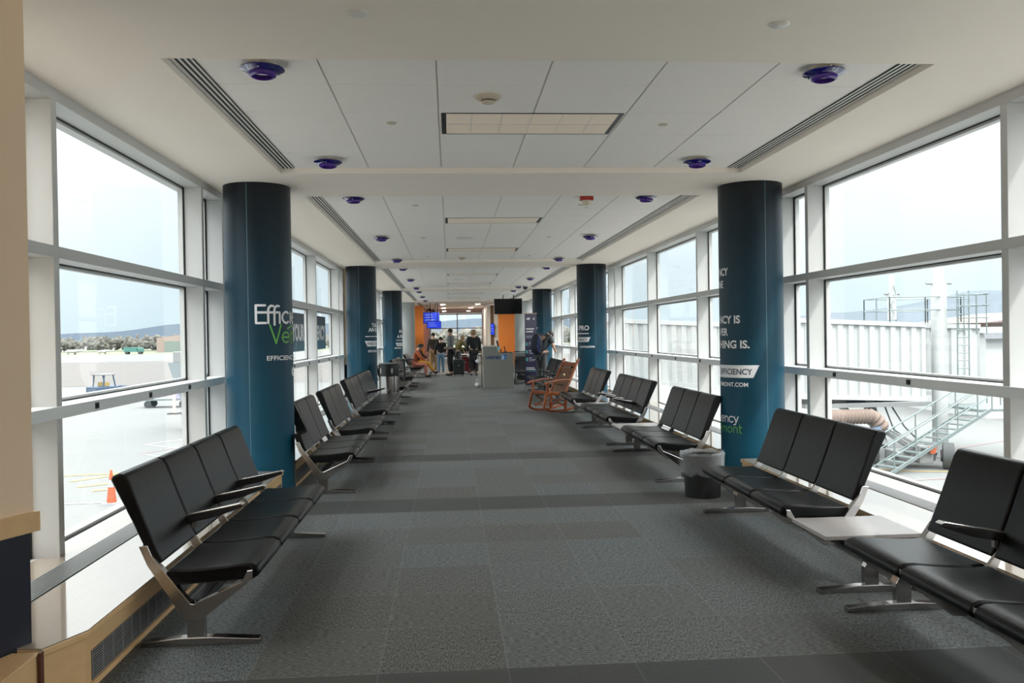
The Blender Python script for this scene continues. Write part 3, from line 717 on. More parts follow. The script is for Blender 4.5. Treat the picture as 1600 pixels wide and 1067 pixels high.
MB().ell((0, 0, -.06), (.085, .085, .09)).build('dome', M_black, t, smooth=True)

# ------------------------------------------------------------------ loose things in the hall
# plastic bin with clear liner
t = thing('waste_bin', 'small black plastic waste bin with clear liner, by the first right column', 'waste bin', (2.385, 7.95, 0))
MB().lathe([(.15, .01), (.165, .0), (.185, .40), (.178, .40), (.15, .03)], 36, cap=False).add([(.15*cos(2*pi*k/36), .15*sin(2*pi*k/36), .012) for k in range(36)], [tuple(range(36))]).build('bin_body', M_black, t, smooth=True)
lb = MB(); n = 48; prof = [(.172, .39), (.192, .425), (.205, .422), (.204, .38), (.197, .30), (.200, .24), (.192, .215)]
vs = []
for i, (r, z) in enumerate(prof):
    for k in range(n):
        j = .010*sin(k*1.7+i*2.3)+.006*sin(k*3.1+i) if i > 0 else 0
        vs.append(((r+j)*cos(2*pi*k/n), (r+j)*sin(2*pi*k/n), z+(.012*sin(k*.9+i*.7) if i > 1 else 0)))
lb.add(vs, [(i*n+k, i*n+(k+1) % n, (i+1)*n+(k+1) % n, (i+1)*n+k) for i in range(len(prof)-1) for k in range(n)])
M_liner = bpy.data.materials.new('frosted_liner'); M_liner.use_nodes = True
tt = M_liner.node_tree; bb = tt.nodes['Principled BSDF']; bb.inputs['Base Color'].default_value = (.75, .78, .8, 1); bb.inputs['Roughness'].default_value = .25; bb.inputs['Alpha'].default_value = .2
lb.build('bin_liner', M_liner, t, smooth=True)

# steel litter bin
t = thing('litter_bin', 'tall round steel litter bin with black hood by the second left column', 'waste bin', (-1.30, 18.30, 0))
MB().lathe([(.20, 0), (.21, .01), (.21, .72), (.20, .73)], 40).build('steel_body', M_steel, t, smooth=True)
MB().lathe([(.212, .72), (.215, .74), (.215, .96), (.20, .97)], 40, cap=True).build('hood', M_black, t, smooth=True)
MB().lathe([(.20, .97), (.225, .975), (.225, .995), (.19, 1.0)], 40).build('top_rim', mat('hood_top', (.10, .13, .14), .35), t, smooth=True)
for a in (-50, 20):
    bm = poly_bm([(.022*cos(2*pi*k/20), .062*sin(2*pi*k/20)) for k in range(20)])
    wrap_on(bm, .2155, rd(a), .84, 'flap', M_steel, t)

# tall round table
def tall_table(x, y, label):
    t = thing('tall_table', label, 'table', (x, y, 0))
    MB().lathe([(.30, .90), (.31, .91), (.31, .925), (.30, .93)], 40).build('table_top', M_black, t, smooth=True)
    MB().lathe([(.035, .05), (.035, .90)], 16).build('pole', M_black, t, smooth=True)
    for k in range(4):
        a = pi/4+k*pi/2
        f = MB().tube([(.02*cos(a), .02*sin(a), .07), (.16*cos(a), .16*sin(a), .05), (.28*cos(a), .28*sin(a), .03)], [.028, .02, .016]).build('base_foot', M_black, t, smooth=True)
        MB().lathe([(.022, 0), (.024, .02), (.015, .03)], 12, .28*cos(a), .28*sin(a)).build('glide', M_chrome, f, smooth=True)
tall_table(-1.28, 23.9, 'tall black round table on one pole behind the steel litter bin')

# rocking chair
t = thing('rocking_chair', 'reddish wooden rocking chair with tooled leather back and brass nails', 'chair', (2.0, 17.1, 0), radians(120)); t.scale = (.92, .92, .92)
for s_ in (-1, 1):
    x = s_*.27
    pts = [(x, -.60+.08*i, .025+.26*((-.60+.08*i+.02)/1.0)**2+(.05 if i == 12 else .01 if i == 11 else 0)) for i in range(13)]
    MB_r = MB()
    for i in range(12): MB_r.bar(pts[i], pts[i+1], .034, .045)
    MB_r.build('rocker', M_wood, t, bevel=.004)
    MB().bar((x, .37, .09), (x, .285, .43), .045, .05).bar((x, .27, .42), (x, .25, .655), .036, .045).build('front_leg', M_wood, t, bevel=.006)
    MB().bar((x, -.22, .04), (x, -.24, .42), .045, .05).build('rear_leg', M_wood, t, bevel=.006)
    MB().bar((x, .27, .43), (x, -.26, .37), .036, .075).build('seat_rail', M_wood, t, bevel=.005)
    MB().bar((x, .20, .12), (x, -.2, .34), .02, .028).bar((x*.98, .20, .36), (x*.98, -.2, .12), .02, .028).build('side_cross', M_wood, t, bevel=.004)
    post = MB().bar((x, -.20, .36), (x*.93, -.60, 1.10), .042, .045).ell((x*.93, -.615, 1.12), (.03, .03, .03)); post.build('back_post', M_wood, t, bevel=.004)
    ar = MB(); ap = [(x*1.12, -.37, .68), (x*1.14, -.2, .70), (x*1.15, .0, .69), (x*1.16, .18, .665), (x*1.15, .30, .655), (x*1.13, .37, .62)]
    for i in range(5): ar.bar(ap[i], ap[i+1], .068, .03)
    ao = ar.build('armrest', M_wood, t, bevel=.008)
    MB().bar((x*1.02, .25, .45), (x*1.12, .25, .65), .034, .034).build('arm_support', M_wood, ao, bevel=.004)
    nl = MB()
    for i in range(9): nl.ell((x+s_*.019, .24-i*.058, .435-i*.0066), (.004, .009, .009), 8, 5)
    nl.build('nail_heads', M_brass, t)
    nl = MB()
    for i in range(11):
        k = i/10; nl.ell((x+(x*.93-x)*k, -.20-.40*k+.026, .38+.70*k+.012), (.009, .006, .009), 8, 5)
    nl.build('nail_heads', M_brass, t)
MB().bar((-.27, .27, .43), (.27, .27, .43), .05, .07).build('front_rail', M_wood, t, bevel=.005)
MB().bar((-.27, .25, .16), (.27, .25, .16), .03, .03).build('stretcher', M_wood, t, bevel=.004)
MB().bar((-.25, -.22, .16), (.25, -.22, .16), .03, .03).build('stretcher', M_wood, t, bevel=.004)
MB().prism([(.27, .445), (.27, .455), (0, .425), (-.24, .395), (-.24, .385), (0, .41)], -.255, .255, 'x').build('seat', M_cane, t, bevel=.004)
sl = MB()
def back_pt(x, k): return (x, -.20-.40*k, .38+.70*k)
for i, (a, b) in enumerate(((.05, .26), (.28, .44), (.46, .62), (.64, .80))):
    w = .235
    sl.add([(-w, *back_pt(0, a)[1:]), (w, *back_pt(0, a)[1:]), (w*.97, *back_pt(0, b)[1:]), (-w*.97, *back_pt(0, b)[1:]),
            (-w, back_pt(0, a)[1]-.018, back_pt(0, a)[2]-.01), (w, back_pt(0, a)[1]-.018, back_pt(0, a)[2]-.01), (w*.97, back_pt(0, b)[1]-.018, back_pt(0, b)[2]-.01), (-w*.97, back_pt(0, b)[1]-.018, back_pt(0, b)[2]-.01)],
           [(0, 1, 2, 3), (7, 6, 5, 4), (0, 4, 5, 1), (1, 5, 6, 2), (2, 6, 7, 3), (3, 7, 4, 0)])
bk = sl.build('leather_back', M_cane, t, bevel=.004)
MB().ell((0, -.20-.40*.56+.006, .38+.70*.56+.004), (.04, .012, .045), 16, 8).build('back_medallion', M_brass, bk, smooth=True)
MB().bar(back_pt(-.25, .90), back_pt(.25, .90), .03, .10).build('crest_rail', M_wood, t, bevel=.008)
MB().bar(back_pt(-.25, .02), back_pt(.25, .02), .03, .05).build('lower_back_rail', M_wood, t, bevel=.006)

# check-in desk
t = thing('check_in_desk', 'grey check-in desk with stepped top and blue lettering on its face', 'desk', (1.43, 25.0, 0))
MB().prism([(-.44, 0), (.44, 0), (.44, 1.02), (.01, 1.02), (.01, 1.10), (-.06, 1.215), (-.44, 1.215)], 0, .62).build('desk_body', M_desk, t, bevel=.004)
MB().box(-.46, -.03, -.02, .64, 1.215, 1.245).build('counter_top', mat('pale_counter', (.6, .6, .57), .4), t, bevel=.003)
bm, _ = text2d('UNITED', .08, .44, .045, 'LEFT')
for v in bm.verts: v.co = Vector((-.37+v.co.x, -.003, .855+v.co.y))
bm_obj(bm, 'lettering', mat('blue_lettering', (.008, .05, .17), .5), t)
M_logo = mat('logo_blue', (.03, .17, .48), .5)
gl = MB().prism([(.10, 0), (.22, 0), (.22, .135), (.20, .15), (.13, .15), (.16, .12), (.175, .07), (.165, .03)], -.003, 0)
o = gl.build('globe_mark', M_logo, t); o.location = (0, 0, .835)
gl = MB().prism([(.09, .0), (.155, .0), (.17, .04), (.165, .09), (.14, .13), (.11, .12), (.09, .09)], -.004, -.001)
o = gl.build('globe_mark', mat('logo_light_blue', (.35, .55, .8), .5), t); o.location = (0, 0, .835)
# metal side rack on the desk's left
MB().bar((-.49, .05, 0), (-.49, .05, 1.20), .02, .02).bar((-.49, .45, 0), (-.49, .45, 1.20), .02, .02).bar((-.49, .05, .75), (-.49, .45, .75), .02, .02).bar((-.49, .05, .3), (-.49, .45, .3), .02, .02).build('side_rack', M_steel, t)
def small(name, label, cat, mb_, m, loc, bevel=.004, rz=0, smooth=False):
    o = mb_.build(name, m, bevel=bevel, smooth=smooth); o.location = loc; o.rotation_euler = (0, 0, rz); return tag(o, label, cat)
t = thing('desk_monitor', 'dark monitor seen edge-on on the check-in desk', 'monitor', (1.52, 25.3, 1.023))
MB().box(-.08, .08, -.08, .08, 0, .012).bar((0, 0, .01), (0, .0, .12), .03, .03).build('stand', M_black, t)
MB().add([(-.07, -.2, .07), (-.04, -.2, .07), (-.04, .2, .07), (-.07, .2, .07), (-.13, -.2, .37), (-.10, -.2, .37), (-.10, .2, .37), (-.13, .2, .37)], [(0,3,2,1),(4,5,6,7),(0,1,5,4),(1,2,6,5),(2,3,7,6),(3,0,4,7)]).build('screen', M_screen, t, bevel=.003)
small('keyboard', 'black keyboard lying on the low part of the check-in desk', 'keyboard', MB().box(-.16, .16, -.06, .06, 0, .025), M_black, (1.70, 25.25, 1.02))
t = thing('desk_phone', 'small dark handset standing up on the check-in desk', 'phone', (1.66, 25.45, 1.02))
MB().box(-.05, .05, -.06, .06, 0, .04).build('phone_base', M_black, t, bevel=.004)
MB().bar((0, 0, .04), (-.03, 0, .2), .03, .03).build('handset', mat('dark_red_plastic', (.12, .01, .01), .4), t, bevel=.006)
small('info_card', 'small light blue card leaning on the check-in desk edge', 'card', MB().prism([(0, 0), (.05, 0), (.09, .13), (.04, .13)], 0, .01), mat('light_blue_card', (.25, .62, .75), .5), (1.395, 24.96, 1.09), .001)

# hanging television
t = thing('television', 'black flat television hanging from the ceiling over the check-in desk', 'television', (2.36, 34.0, 0))
MB().box(-.56, .56, -.03, .04, 2.38, 3.00).build('casing', M_black, t, bevel=.006)
MB().box(-.54, .54, -.033, -.03, 2.40, 2.98).build('screen', M_screen, t)
for x in (-.2, .22): MB().bar((x, .0, 2.98), (x, 0, ZC), .035, .035).build('hanger', M_black, t)

# retractable banner stand
t = thing('banner_stand', 'tall dark violet retractable banner with teal dots beside the third right column', 'banner', (2.40, 25.1, 0), radians(-8))
MB().box(-.20, .20, -.08, .08, 0, .06).build('base', M_chrome, t, bevel=.01)
MB().box(-.175, .175, -.002, .002, .06, 2.16).build('banner_print', M_banner, t)
MB().box(-.19, .19, -.012, .012, 2.16, 2.19).build('top_rail', M_chrome, t, bevel=.003)
MB().bar((0, .03, .05), (0, .03, 2.17), .015, .015).build('pole', M_chrome, t)
M_teal = mat('teal_print', (.12, .42, .40), .6)
for i, z in enumerate((1.27, 1.04, .82)):
    MB().prism([(-.12+.035*cos(2*pi*k/20), z+.06*sin(2*pi*k/20)) for k in range(20)], -.006, -.0025).build('teal_dot', M_teal, t)
    MB().box(-.06, .06-.02*i, -.005, -.0025, z+.03, z+.05).box(-.06, .13, -.005, -.0025, z-.01, z).box(-.06, .11, -.005, -.0025, z-.05, z-.04).build('text_lines', M_letter, t)
MB().box(-.14, .10, -.005, -.0025, 1.70, 1.74).box(-.14, .07, -.005, -.0025, 1.62, 1.66).box(-.14, .14, -.005, -.0025, 1.50, 1.512).box(-.14, .12, -.005, -.0025, 1.455, 1.466).build('headline', M_letter, t)
MB().box(-.15, .10, -.005, -.0025, .56, .58).box(-.15, .12, -.005, -.0025, .515, .535).build('text_lines', M_letter, t)
MB().box(-.15, .15, -.005, -.0025, .47, .485).build('teal_line', M_teal, t)
MB().prism([(-.13, 2.0), (-.05, 1.98), (.0, 2.03), (-.03, 2.06), (-.10, 2.05)], -.005, -.0025).prism([(.07, 1.99), (.12, 1.99), (.12, 2.04), (.07, 2.04)], -.005, -.0025).build('small_logo', M_letter, t)

# stroller between desk and banner
t = thing('stroller', 'folded black baby stroller standing between the check-in desk and the banner', 'stroller', (2.22, 26.35, 0))
for s_ in (-1, 1):
    x = s_*.2
    MB().tube([(x, -.3, .12), (x, .05, .5), (x, .35, 1.0), (x, .42, 1.02)], .014).build('frame_tube', M_black, t, smooth=True)
    MB().tube([(x, .3, .12), (x, .0, .45), (x, -.15, .6)], .012).build('frame_tube', M_steel, t, smooth=True)
    for y in (-.3, .3):
        w_ = MB().tube([(x, y+.10*cos(2*pi*k/16), .115+.10*sin(2*pi*k/16)) for k in range(16)], .014, 6, True); w_.tube([(x-.02, y, .115), (x+.02, y, .115)], .02); w_.build('wheel', M_tyre, t, smooth=True)
MB().tube([(-.2, .42, 1.02), (.2, .42, 1.02)], .016).build('handle', M_black, t, smooth=True)
MB().prism([(-.18, .34), (.18, .36), (.28, .75), (.22, .78), (.10, .46), (-.2, .42)], -.18, .18, 'x').build('seat_fabric', mat('black_fabric', (.015, .015, .018), .8), t, bevel=.02)
MB().prism([(.24, .72), (.20, .95), (.0, 1.0), (-.14, .88), (.02, .92), (.15, .86)], -.18, .18, 'x').build('canopy', mat('grey_fabric', (.08, .085, .09), .8), t, bevel=.01)
MB().box(-.15, .15, -.1, .22, .16, .30).build('basket', M_black, t, bevel=.02)

# ------------------------------------------------------------------ people
def skin_obj(verts, edges, radii, name, m, parent, sub=2):
    me = bpy.data.meshes.new(name); me.from_pydata(verts, edges, [])
    bm = bmesh.new(); bm.from_mesh(me); ly = bm.verts.layers.skin.verify()
    for v, r in zip(bm.verts, radii):
        rr = r if isinstance(r, tuple) else (r, r); v[ly].radius = rr
    bm.verts.ensure_lookup_table(); bm.verts[0][ly].use_root = True
    bm.to_mesh(me); bm.free()
    o = bpy.data.objects.new(name, me); C.objects.link(o)
    k = o.modifiers.new('skin', 'SKIN'); k.use_smooth_shade = True
    q = o.modifiers.new('sub', 'SUBSURF'); q.levels = sub; q.render_levels = sub
    dg = bpy.context.evaluated_depsgraph_get(); dg.update()
    me2 = bpy.data.meshes.new_from_object(o.evaluated_get(dg)); bpy.data.objects.remove(o)
    me2.materials.clear(); me2.materials.append(m)
    for p in me2.polygons: p.use_smooth = True; p.material_index = 0
    r = bpy.data.objects.new(name, me2); C.objects.link(r)
    if parent: r.parent = parent
    return r
def join_mb(o, mb_):
    bm = bmesh.new(); bm.from_mesh(o.data)
    vs = [bm.verts.new(v) for v in mb_.v]
    for f in mb_.f:
        try: fc = bm.faces.new([vs[i] for i in f]); fc.smooth = True
        except ValueError: pass
    bm.to_mesh(o.data); bm.free()
BASE = dict(pel=(0, 0, .95), wai=(0, 0, 1.08), che=(0, 0, 1.30), nek=(0, -.01, 1.47), hd=(0, .02, 1.60), top=(0, .0, 1.68),
            shL=(-.18, -.01, 1.42), elL=(-.24, -.03, 1.14), wrL=(-.25, .05, .90), haL=(-.25, .07, .83),
            shR=(.18, -.01, 1.42), elR=(.24, -.03, 1.14), wrR=(.25, .05, .90), haR=(.25, .07, .83),
            hpL=(-.09, 0, .90), knL=(-.10, .03, .50), anL=(-.10, -.02, .09), toL=(-.11, .12, .035),
            hpR=(.09, 0, .90), knR=(.10, .03, .50), anR=(.10, -.02, .09), toR=(.11, .12, .035))
def person(label, loc, rz, h, pose, top_m, leg_m, hair_m, shoe_m=None, sleeve='long', coat=False, hood=None, hair_long=False, cat='person', skirt=None, hairr=1.0, group=None):
    P = dict(BASE); P.update(pose); k = h/1.76
    P = {a: tuple(c*k for c in b) for a, b in P.items()}
    t = thing('person', label, cat, loc, rz, group)
    names = ['pel', 'wai', 'che', 'nek', 'hd', 'top', 'shL', 'elL', 'wrL', 'haL', 'shR', 'elR', 'wrR', 'haR', 'hpL', 'knL', 'anL', 'toL', 'hpR', 'knR', 'anR', 'toR']
    ix = {n: i for i, n in enumerate(names)}
    R = dict(pel=(.13, .10), wai=(.12, .09), che=(.145, .10), nek=.055, hd=(.078, .095), top=(.062, .075), sh=.062, el=.042, wr=.030, ha=.030, hp=.085, kn=.058, an=.042, to=.036)
    rad = [R[n] if n in R else R[n[:2]] for n in names]
    rad = [tuple(x*k for x in r) if isinstance(r, tuple) else r*k for r in rad]
    E_ = [('pel', 'wai'), ('wai', 'che'), ('che', 'nek'), ('nek', 'hd'), ('hd', 'top')]
    for s_ in 'LR': E_ += [('che', 'sh'+s_), ('sh'+s_, 'el'+s_), ('el'+s_, 'wr'+s_), ('wr'+s_, 'ha'+s_), ('pel', 'hp'+s_), ('hp'+s_, 'kn'+s_), ('kn'+s_, 'an'+s_), ('an'+s_, 'to'+s_)]
    body = skin_obj([P[n] for n in names], [(ix[a], ix[b]) for a, b in E_], rad, 'body', M_skin, t)
    # face and fingers
    fm = MB(); hd = Vector(P['hd']); up = (Vector(P['top'])-Vector(P['nek'])).normalized(); right = Vector((1, 0, 0)); fw = up.cross(right)
    fw = -fw if fw.y < 0 and 'lookback' not in pose else fw
    fw.normalize()
    fm.ell(tuple(hd+fw*.098*k-up*.01*k), (.012*k, .018*k, .020*k), 8, 6)
    for s_ in (-1, 1):
        fm.ell(tuple(hd+right*s_*.080*k-up*.005*k), (.012*k, .018*k, .028*k), 8, 6)
        fm.ell(tuple(hd+right*s_*.030*k+fw*.085*k+up*.02*k), (.012*k, .008*k, .007*k), 8, 6)
    fm.ell(tuple(hd+fw*.088*k-up*.05*k), (.022*k, .010*k, .006*k), 8, 6)
    for s_, sg in (('L', -1), ('R', 1)):
        wv = Vector(P['wr'+s_]); ha = Vector(P['ha'+s_]); d = (ha-wv).normalized(); side = d.cross(Vector((1, 0, 0)))
        if side.length < .2: side = Vector((0, 1, 0))
        side.normalize(); nrm = d.cross(side)
        for i in range(4):
            b0 = ha+side*(i-1.5)*.017*k; ln = (.062, .070, .066, .052)[i]*k
            fm.tube([b0, b0+d*ln*.55+nrm*.004*k*sg, b0+d*ln+nrm*.018*k*sg], [.0085*k, .008*k, .006*k], 6)
        b0 = wv+d*.03*k-side*.02*k
        fm.tube([b0, b0-side*.025*k+d*.03*k, b0-side*.03*k+d*.055*k], [.010*k, .009*k, .007*k], 6)
    join_mb(body, fm)
    # clothes
    def lerp(a, b, f): return tuple(Vector(P[a]).lerp(Vector(P[b]), f))
    sv = [P['pel'], P['wai'], P['che'], lerp('che', 'nek', .75)]; se = [(0, 1), (1, 2), (2, 3)]; sr = [(.148, .118), (.138, .112), (.162, .122), (.075, .075)]
    for s_ in 'LR':
        o_ = len(sv); sv += [P['sh'+s_], P['el'+s_]]; se += [(2, o_), (o_, o_+1)]; sr += [.078, .058]
        if sleeve == 'long': sv.append(lerp('el'+s_, 'wr'+s_, .95)); se.append((o_+1, o_+2)); sr.append(.044)
        else: sv[-1] = lerp('sh'+s_, 'el'+s_, .75); sr[-1] = .07
    skin_obj(sv, se, [tuple(x*k for x in r) if isinstance(r, tuple) else r*k for r in sr], 'jacket' if coat or sleeve == 'long' else 'shirt', top_m, t)
    lv = [P['pel']]; le = []; lr = [(.150, .120)]
    for s_ in 'LR':
        o_ = len(lv); lv += [P['hp'+s_], P['kn'+s_], lerp('kn'+s_, 'an'+s_, .92)]; le += [(0, o_), (o_, o_+1), (o_+1, o_+2)]; lr += [.10, .076, .060]
    skin_obj(lv, le, [tuple(x*k for x in r) if isinstance(r, tuple) else r*k for r in lr], 'trousers', leg_m, t)
    if coat:
        a = Vector(P['wai']); b = (Vector(P['knL'])+Vector(P['knR']))/2
        skin_obj([tuple(a), tuple(a.lerp(b, .5)), tuple(a.lerp(b, 1.05))], [(0, 1), (1, 2)], [(.16*k, .125*k), (.20*k, .15*k), (.21*k, .16*k)], 'coat_skirt', top_m, t)
    hc = hd+up*.045*k-fw*.022*k
    hm = MB().ell(tuple(hc), (.088*k*hairr, .098*k*hairr, .085*k*hairr), 16, 10)
    if hair_long:
        for z in (0, .06, .12, .18, .24): hm.ell(tuple(hd-fw*.06*k-up*(z)*k), (.075*k, .045*k, .06*k), 12, 8)
    hm.build('hair', hair_m, t, smooth=True)
    sm = shoe_m or M_black
    for s_ in 'LR':
        an = Vector(P['an'+s_]); to = Vector(P['to'+s_]); zf = min(an.z, to.z)
        mid = (an*.45+to*.55); d = (to-an); ang = atan2(d.x, d.y)
        sh = MB().ell((0, 0, 0), (.046*k, .13*k, .045*k), 14, 8)
        o = sh.build('shoe', sm, t, smooth=True); o.location = (mid.x, mid.y, to.z+.010); o.rotation_euler = (0, 0, -ang)
    return t, P, k
def cloth(n, c): return mat(n, c, .85, noise=.15, nscale=20)
K_black = cloth('black_cloth', (.012, .012, .014)); K_char = cloth('charcoal_cloth', (.045, .05, .055)); K_grey = cloth('grey_cloth', (.16, .17, .18))
K_jean = cloth('blue_denim', (.16, .28, .40)); K_tan = cloth('tan_cloth', (.36, .22, .10)); K_org = cloth('rust_cloth', (.42, .10, .04)); K_dkbr = cloth('dark_brown_cloth', (.05, .035, .022)); K_olive = cloth('olive_cloth', (.16, .13, .04)); K_dgrey = cloth('dark_grey_cloth', (.06, .065, .07))
K_pink = cloth('salmon_cloth', (.60, .20, .14)); K_yel = cloth('yellow_cloth', (.75, .38, .05))

# man leaning over with a backpack, back to us
bend = dict(wai=(0, .02, 1.10), che=(0, .10, 1.32), nek=(.02, .20, 1.46), hd=(.04, .29, 1.45), top=(.05, .35, 1.49),
            shL=(-.19, .12, 1.42), elL=(-.27, .20, 1.14), wrL=(-.20, .36, 1.02), haL=(-.18, .42, 1.0),
            shR=(.19, .12, 1.42), elR=(.28, .20, 1.14), wrR=(.20, .36, 1.02), haR=(.18, .42, 1.0))
t, P, k = person('person bending forward in a grey T-shirt and dark trousers, wearing a backpack', (2.62, 24.3, 0), rd(-48), 1.84, bend, K_char, K_dgrey, M_hair, sleeve='short')
M_pack = mat('black_pack_fabric', (.012, .014, .03), .7, bump=.2); M_packb = mat('blue_pack_trim', (.03, .08, .35), .6)
b = thing('backpack', 'black and blue backpack on the back of the bending man', 'backpack', (2.62, 24.3, 0), rd(-48))
MB().ell((0, -.19, 1.28), (.19, .13, .30), 24, 14).build('main_bag', M_pack, b, smooth=True)
MB().ell((0, -.28, 1.18), (.14, .08, .16), 20, 10).build('front_pocket', M_pack, b, smooth=True)
for x in (-.14, .14): MB().tube([(x, -.24, 1.04), (x, -.31, 1.24), (x, -.22, 1.48)], .013).build('piping', M_packb, b, smooth=True)
for x in (-.13, .13): MB().tube([(x, -.10, 1.50), (x*1.05, .06, 1.585), (x*1.1, .20, 1.52), (x*1.3, .22, 1.30), (x*1.3, .0, 1.12)], .02).build('strap', M_pack, b, smooth=True)

# group by the far window
person('person in a dark jacket and tan trousers standing under the blue screens', (-.68, 35.4, 0), rd(20), 1.72, {}, K_dkbr, K_tan, M_hair)
person('person in a black top and pale blue jeans with dark tied hair', (-.36, 33.8, 0), rd(10), 1.55, {}, K_black, K_jean, M_hair, shoe_m=M_letter)
person('tall person in a grey shirt and black trousers looking left', (.03, 33.3, 0), rd(70), 1.86, dict(elR=(.26, .08, 1.16), wrR=(.2, .22, 1.05), haR=(.18, .26, 1.02)), K_grey, K_black, M_hair)
person('person with long fair hair leaning sideways in an olive top', (.30, 34.2, 0), rd(-60), 1.66, dict(che=(.0, .14, 1.25), nek=(0, .22, 1.40), hd=(.0, .28, 1.50), top=(0, .30, 1.58), shL=(-.17, .16, 1.36), shR=(.17, .16, 1.36), elR=(.24, .32, 1.15), wrR=(.28, .48, .98), haR=(.29, .54, .94), elL=(-.2, .3, 1.13), wrL=(-.18, .42, .95), haL=(-.18, .46, .9)), K_olive, K_dgrey, M_blond, hair_long=True)
person('person in a long black coat with pale fur-trimmed hood, back turned', (.93, 32.9, 0), rd(8), 1.78, {}, K_black, K_black, M_blond, coat=True, hairr=1.32)
person('person in a dark coat with a light cap, mostly hidden behind the black coat', (.95, 35.3, 0), rd(-170), 1.82, {}, K_dgrey, K_black, mat('light_cap', (.35, .33, .32), .8))
sit = dict(pel=(0, 0, .50), wai=(0, .03, .66), che=(0, .10, .88), nek=(0, .16, 1.05), hd=(0, .22, 1.15), top=(0, .22, 1.24), shL=(-.18, .12, 1.0), shR=(.18, .12, 1.0), elL=(-.24, .26, .76), elR=(.24, .26, .76), wrL=(-.12, .42, .68), wrR=(.12, .42, .68), haL=(-.08, .48, .66), haR=(.08, .48, .66),
           hpL=(-.09, .04, .48), hpR=(.09, .04, .48), knL=(-.12, .46, .50), knR=(.12, .46, .50), anL=(-.12, .46, .09), anR=(.12, .46, .09), toL=(-.13, .60, .035), toR=(.13, .60, .035))
person('person in rust orange sitting on the far left bench, leaning forward', (-1.36, 32.5, 0), rd(-90), 1.72, sit, K_org, K_pink, M_hair)
person('person in dark brown sitting with legs stretched on the far left bench', (-1.34, 34.3, 0), rd(-80), 1.72, dict(sit, anL=(-.12, .72, .12), anR=(.12, .72, .12), toL=(-.13, .86, .08), toR=(.13, .86, .08)), K_dkbr, K_yel, M_hair)
bench('black bench at the far left under the two people sitting', 31.6, 'SSSSSS', -1, legs=(.2, 3.3))
for i, (x, y) in enumerate(((-.3, 41.5), (1.4, 41.5), (-.3, 47), (1.2, 47), (-.3, 53), (1.2, 53))):  # lamps added to brighten the orange walls, not known fittings of the hall
    t = thing('ceiling_light', 'added round fill light near the far window, %s' % ['first row left', 'first row right', 'middle row left', 'middle row right', 'last row left', 'last row right'][i], 'light', (x, y, ZS))
    MB().lathe([(.14, 0), (.14, -.02), (.12, -.025)], 20).build('frame', M_white, t); MB().lathe([(.11, -.026), (.10, -.03)], 20).build('diffuser', mat('fill_diffuser', (1, .9, .75), .5, emit=320), t)
# luggage
def suitcase(x, y, label, m, rz=0, s=1):
    t = thing('suitcase', label, 'suitcase', (x, y, 0), rz)
    MB().box(-.22*s, .22*s, -.13*s, .13*s, .05, .62*s).build('shell', m, t, bevel=.05*s, seg=3)
    for sx in (-1, 1): MB().tube([(sx*.16*s, -.08*s, .028), (sx*.16*s, .08*s, .028)], .028).build('wheel', M_black, t, smooth=True)
    MB().tube([(-.10*s, 0, .60*s), (-.10*s, 0, .92*s), (.10*s, 0, .92*s), (.10*s, 0, .60*s)], .01).build('pull_handle', M_steel, t)
    MB().box(-.03*s, .03*s, -.138*s, -.13*s, .36*s, .42*s).build('badge', M_steel, t)
suitcase(.34, 33.2, 'rounded black suitcase on wheels in front of the standing group', mat('green_black_shell', (.008, .016, .014), .5))
suitcase(.62, 35.6, 'dark red suitcase behind the rounded black one', mat('dark_red_shell', (.16, .008, .012), .5), .3, 1.1)
suitcase(.95, 36.0, 'black suitcase at the feet of the person in the long coat', M_black, -.2)
def carrier(x, y, z, label):
    t = thing('carrier_bag', label, 'bag', (x, y, z))
    MB().ell((0, 0, 0), (.10, .06, .07), 14, 8, .18).build('bag_body', mat('white_plastic_bag', (.75, .75, .75), .5), t, smooth=True)
    MB().tube([(-.05, 0, .08), (-.03, 0, .18), (.03, 0, .18), (.05, 0, .08)], .008).build('bag_handle', M_letter, t)
carrier(.78, 34.5, .72, 'white carrier bag held beside the person in the long coat, on her left')
carrier(.86, 25.3, .78, 'white bag hanging on the side rack of the check-in desk')
carrier(.82, 25.3, .075, 'white bag lying on the floor at the left of the check-in desk')

# ------------------------------------------------------------------ far end of the hall
WY = 60
def seg(name, m, *bx):
    mb_ = MB()
    for b_ in bx: mb_.box(*b_)
    return struct(mb_.build(name, m))
seg('wall_left_far', M_white, (XL-.2, XL, 39.2, 44, 0, ZS))
seg('wall_orange_left', M_rust, (-2.6, -1.33, 44, 44.2, 0, ZS))
seg('wall_maroon_left', M_maroon, (-1.53, -1.33, 44.2, WY, 0, ZS))
seg('wall_right_far', M_white, (XR, XR+.2, 39.4, 44, 0, ZS), (2.62, 3.02-.43, 43.9, 44.2, 0, ZS), (1.95, 2.12, 43.9, 44.2, 0, ZS), (2.30, 2.52, 43.9, 44.2, 0, ZS))
seg('trim_95', mat('brown_post', (.16, .09, .045), .6), (2.12, 2.30, 43.9, 44.2, 0, ZS))
seg('wall_orange_right', M_rust, (2.52, 3.85, 43.85, 44.1, 0, ZS))
seg('wall_maroon_right', M_maroon, (2.32, 2.6, 50, WY, 0, ZS))
seg('wall_white_right', M_white, (1.95, 2.05, 44.2, 50, 0, ZS))
fr = MB()
for x in (-1.33, .56, 2.32): fr.box(x-.035, x+.035, WY-.1, WY, 0, ZS)
for z in (.05, 1.25, 2.05, 3.03): fr.box(-1.33, 2.32, WY-.1, WY, z-.03, z+.03)
wo = struct(fr.build('window_90', M_alu))
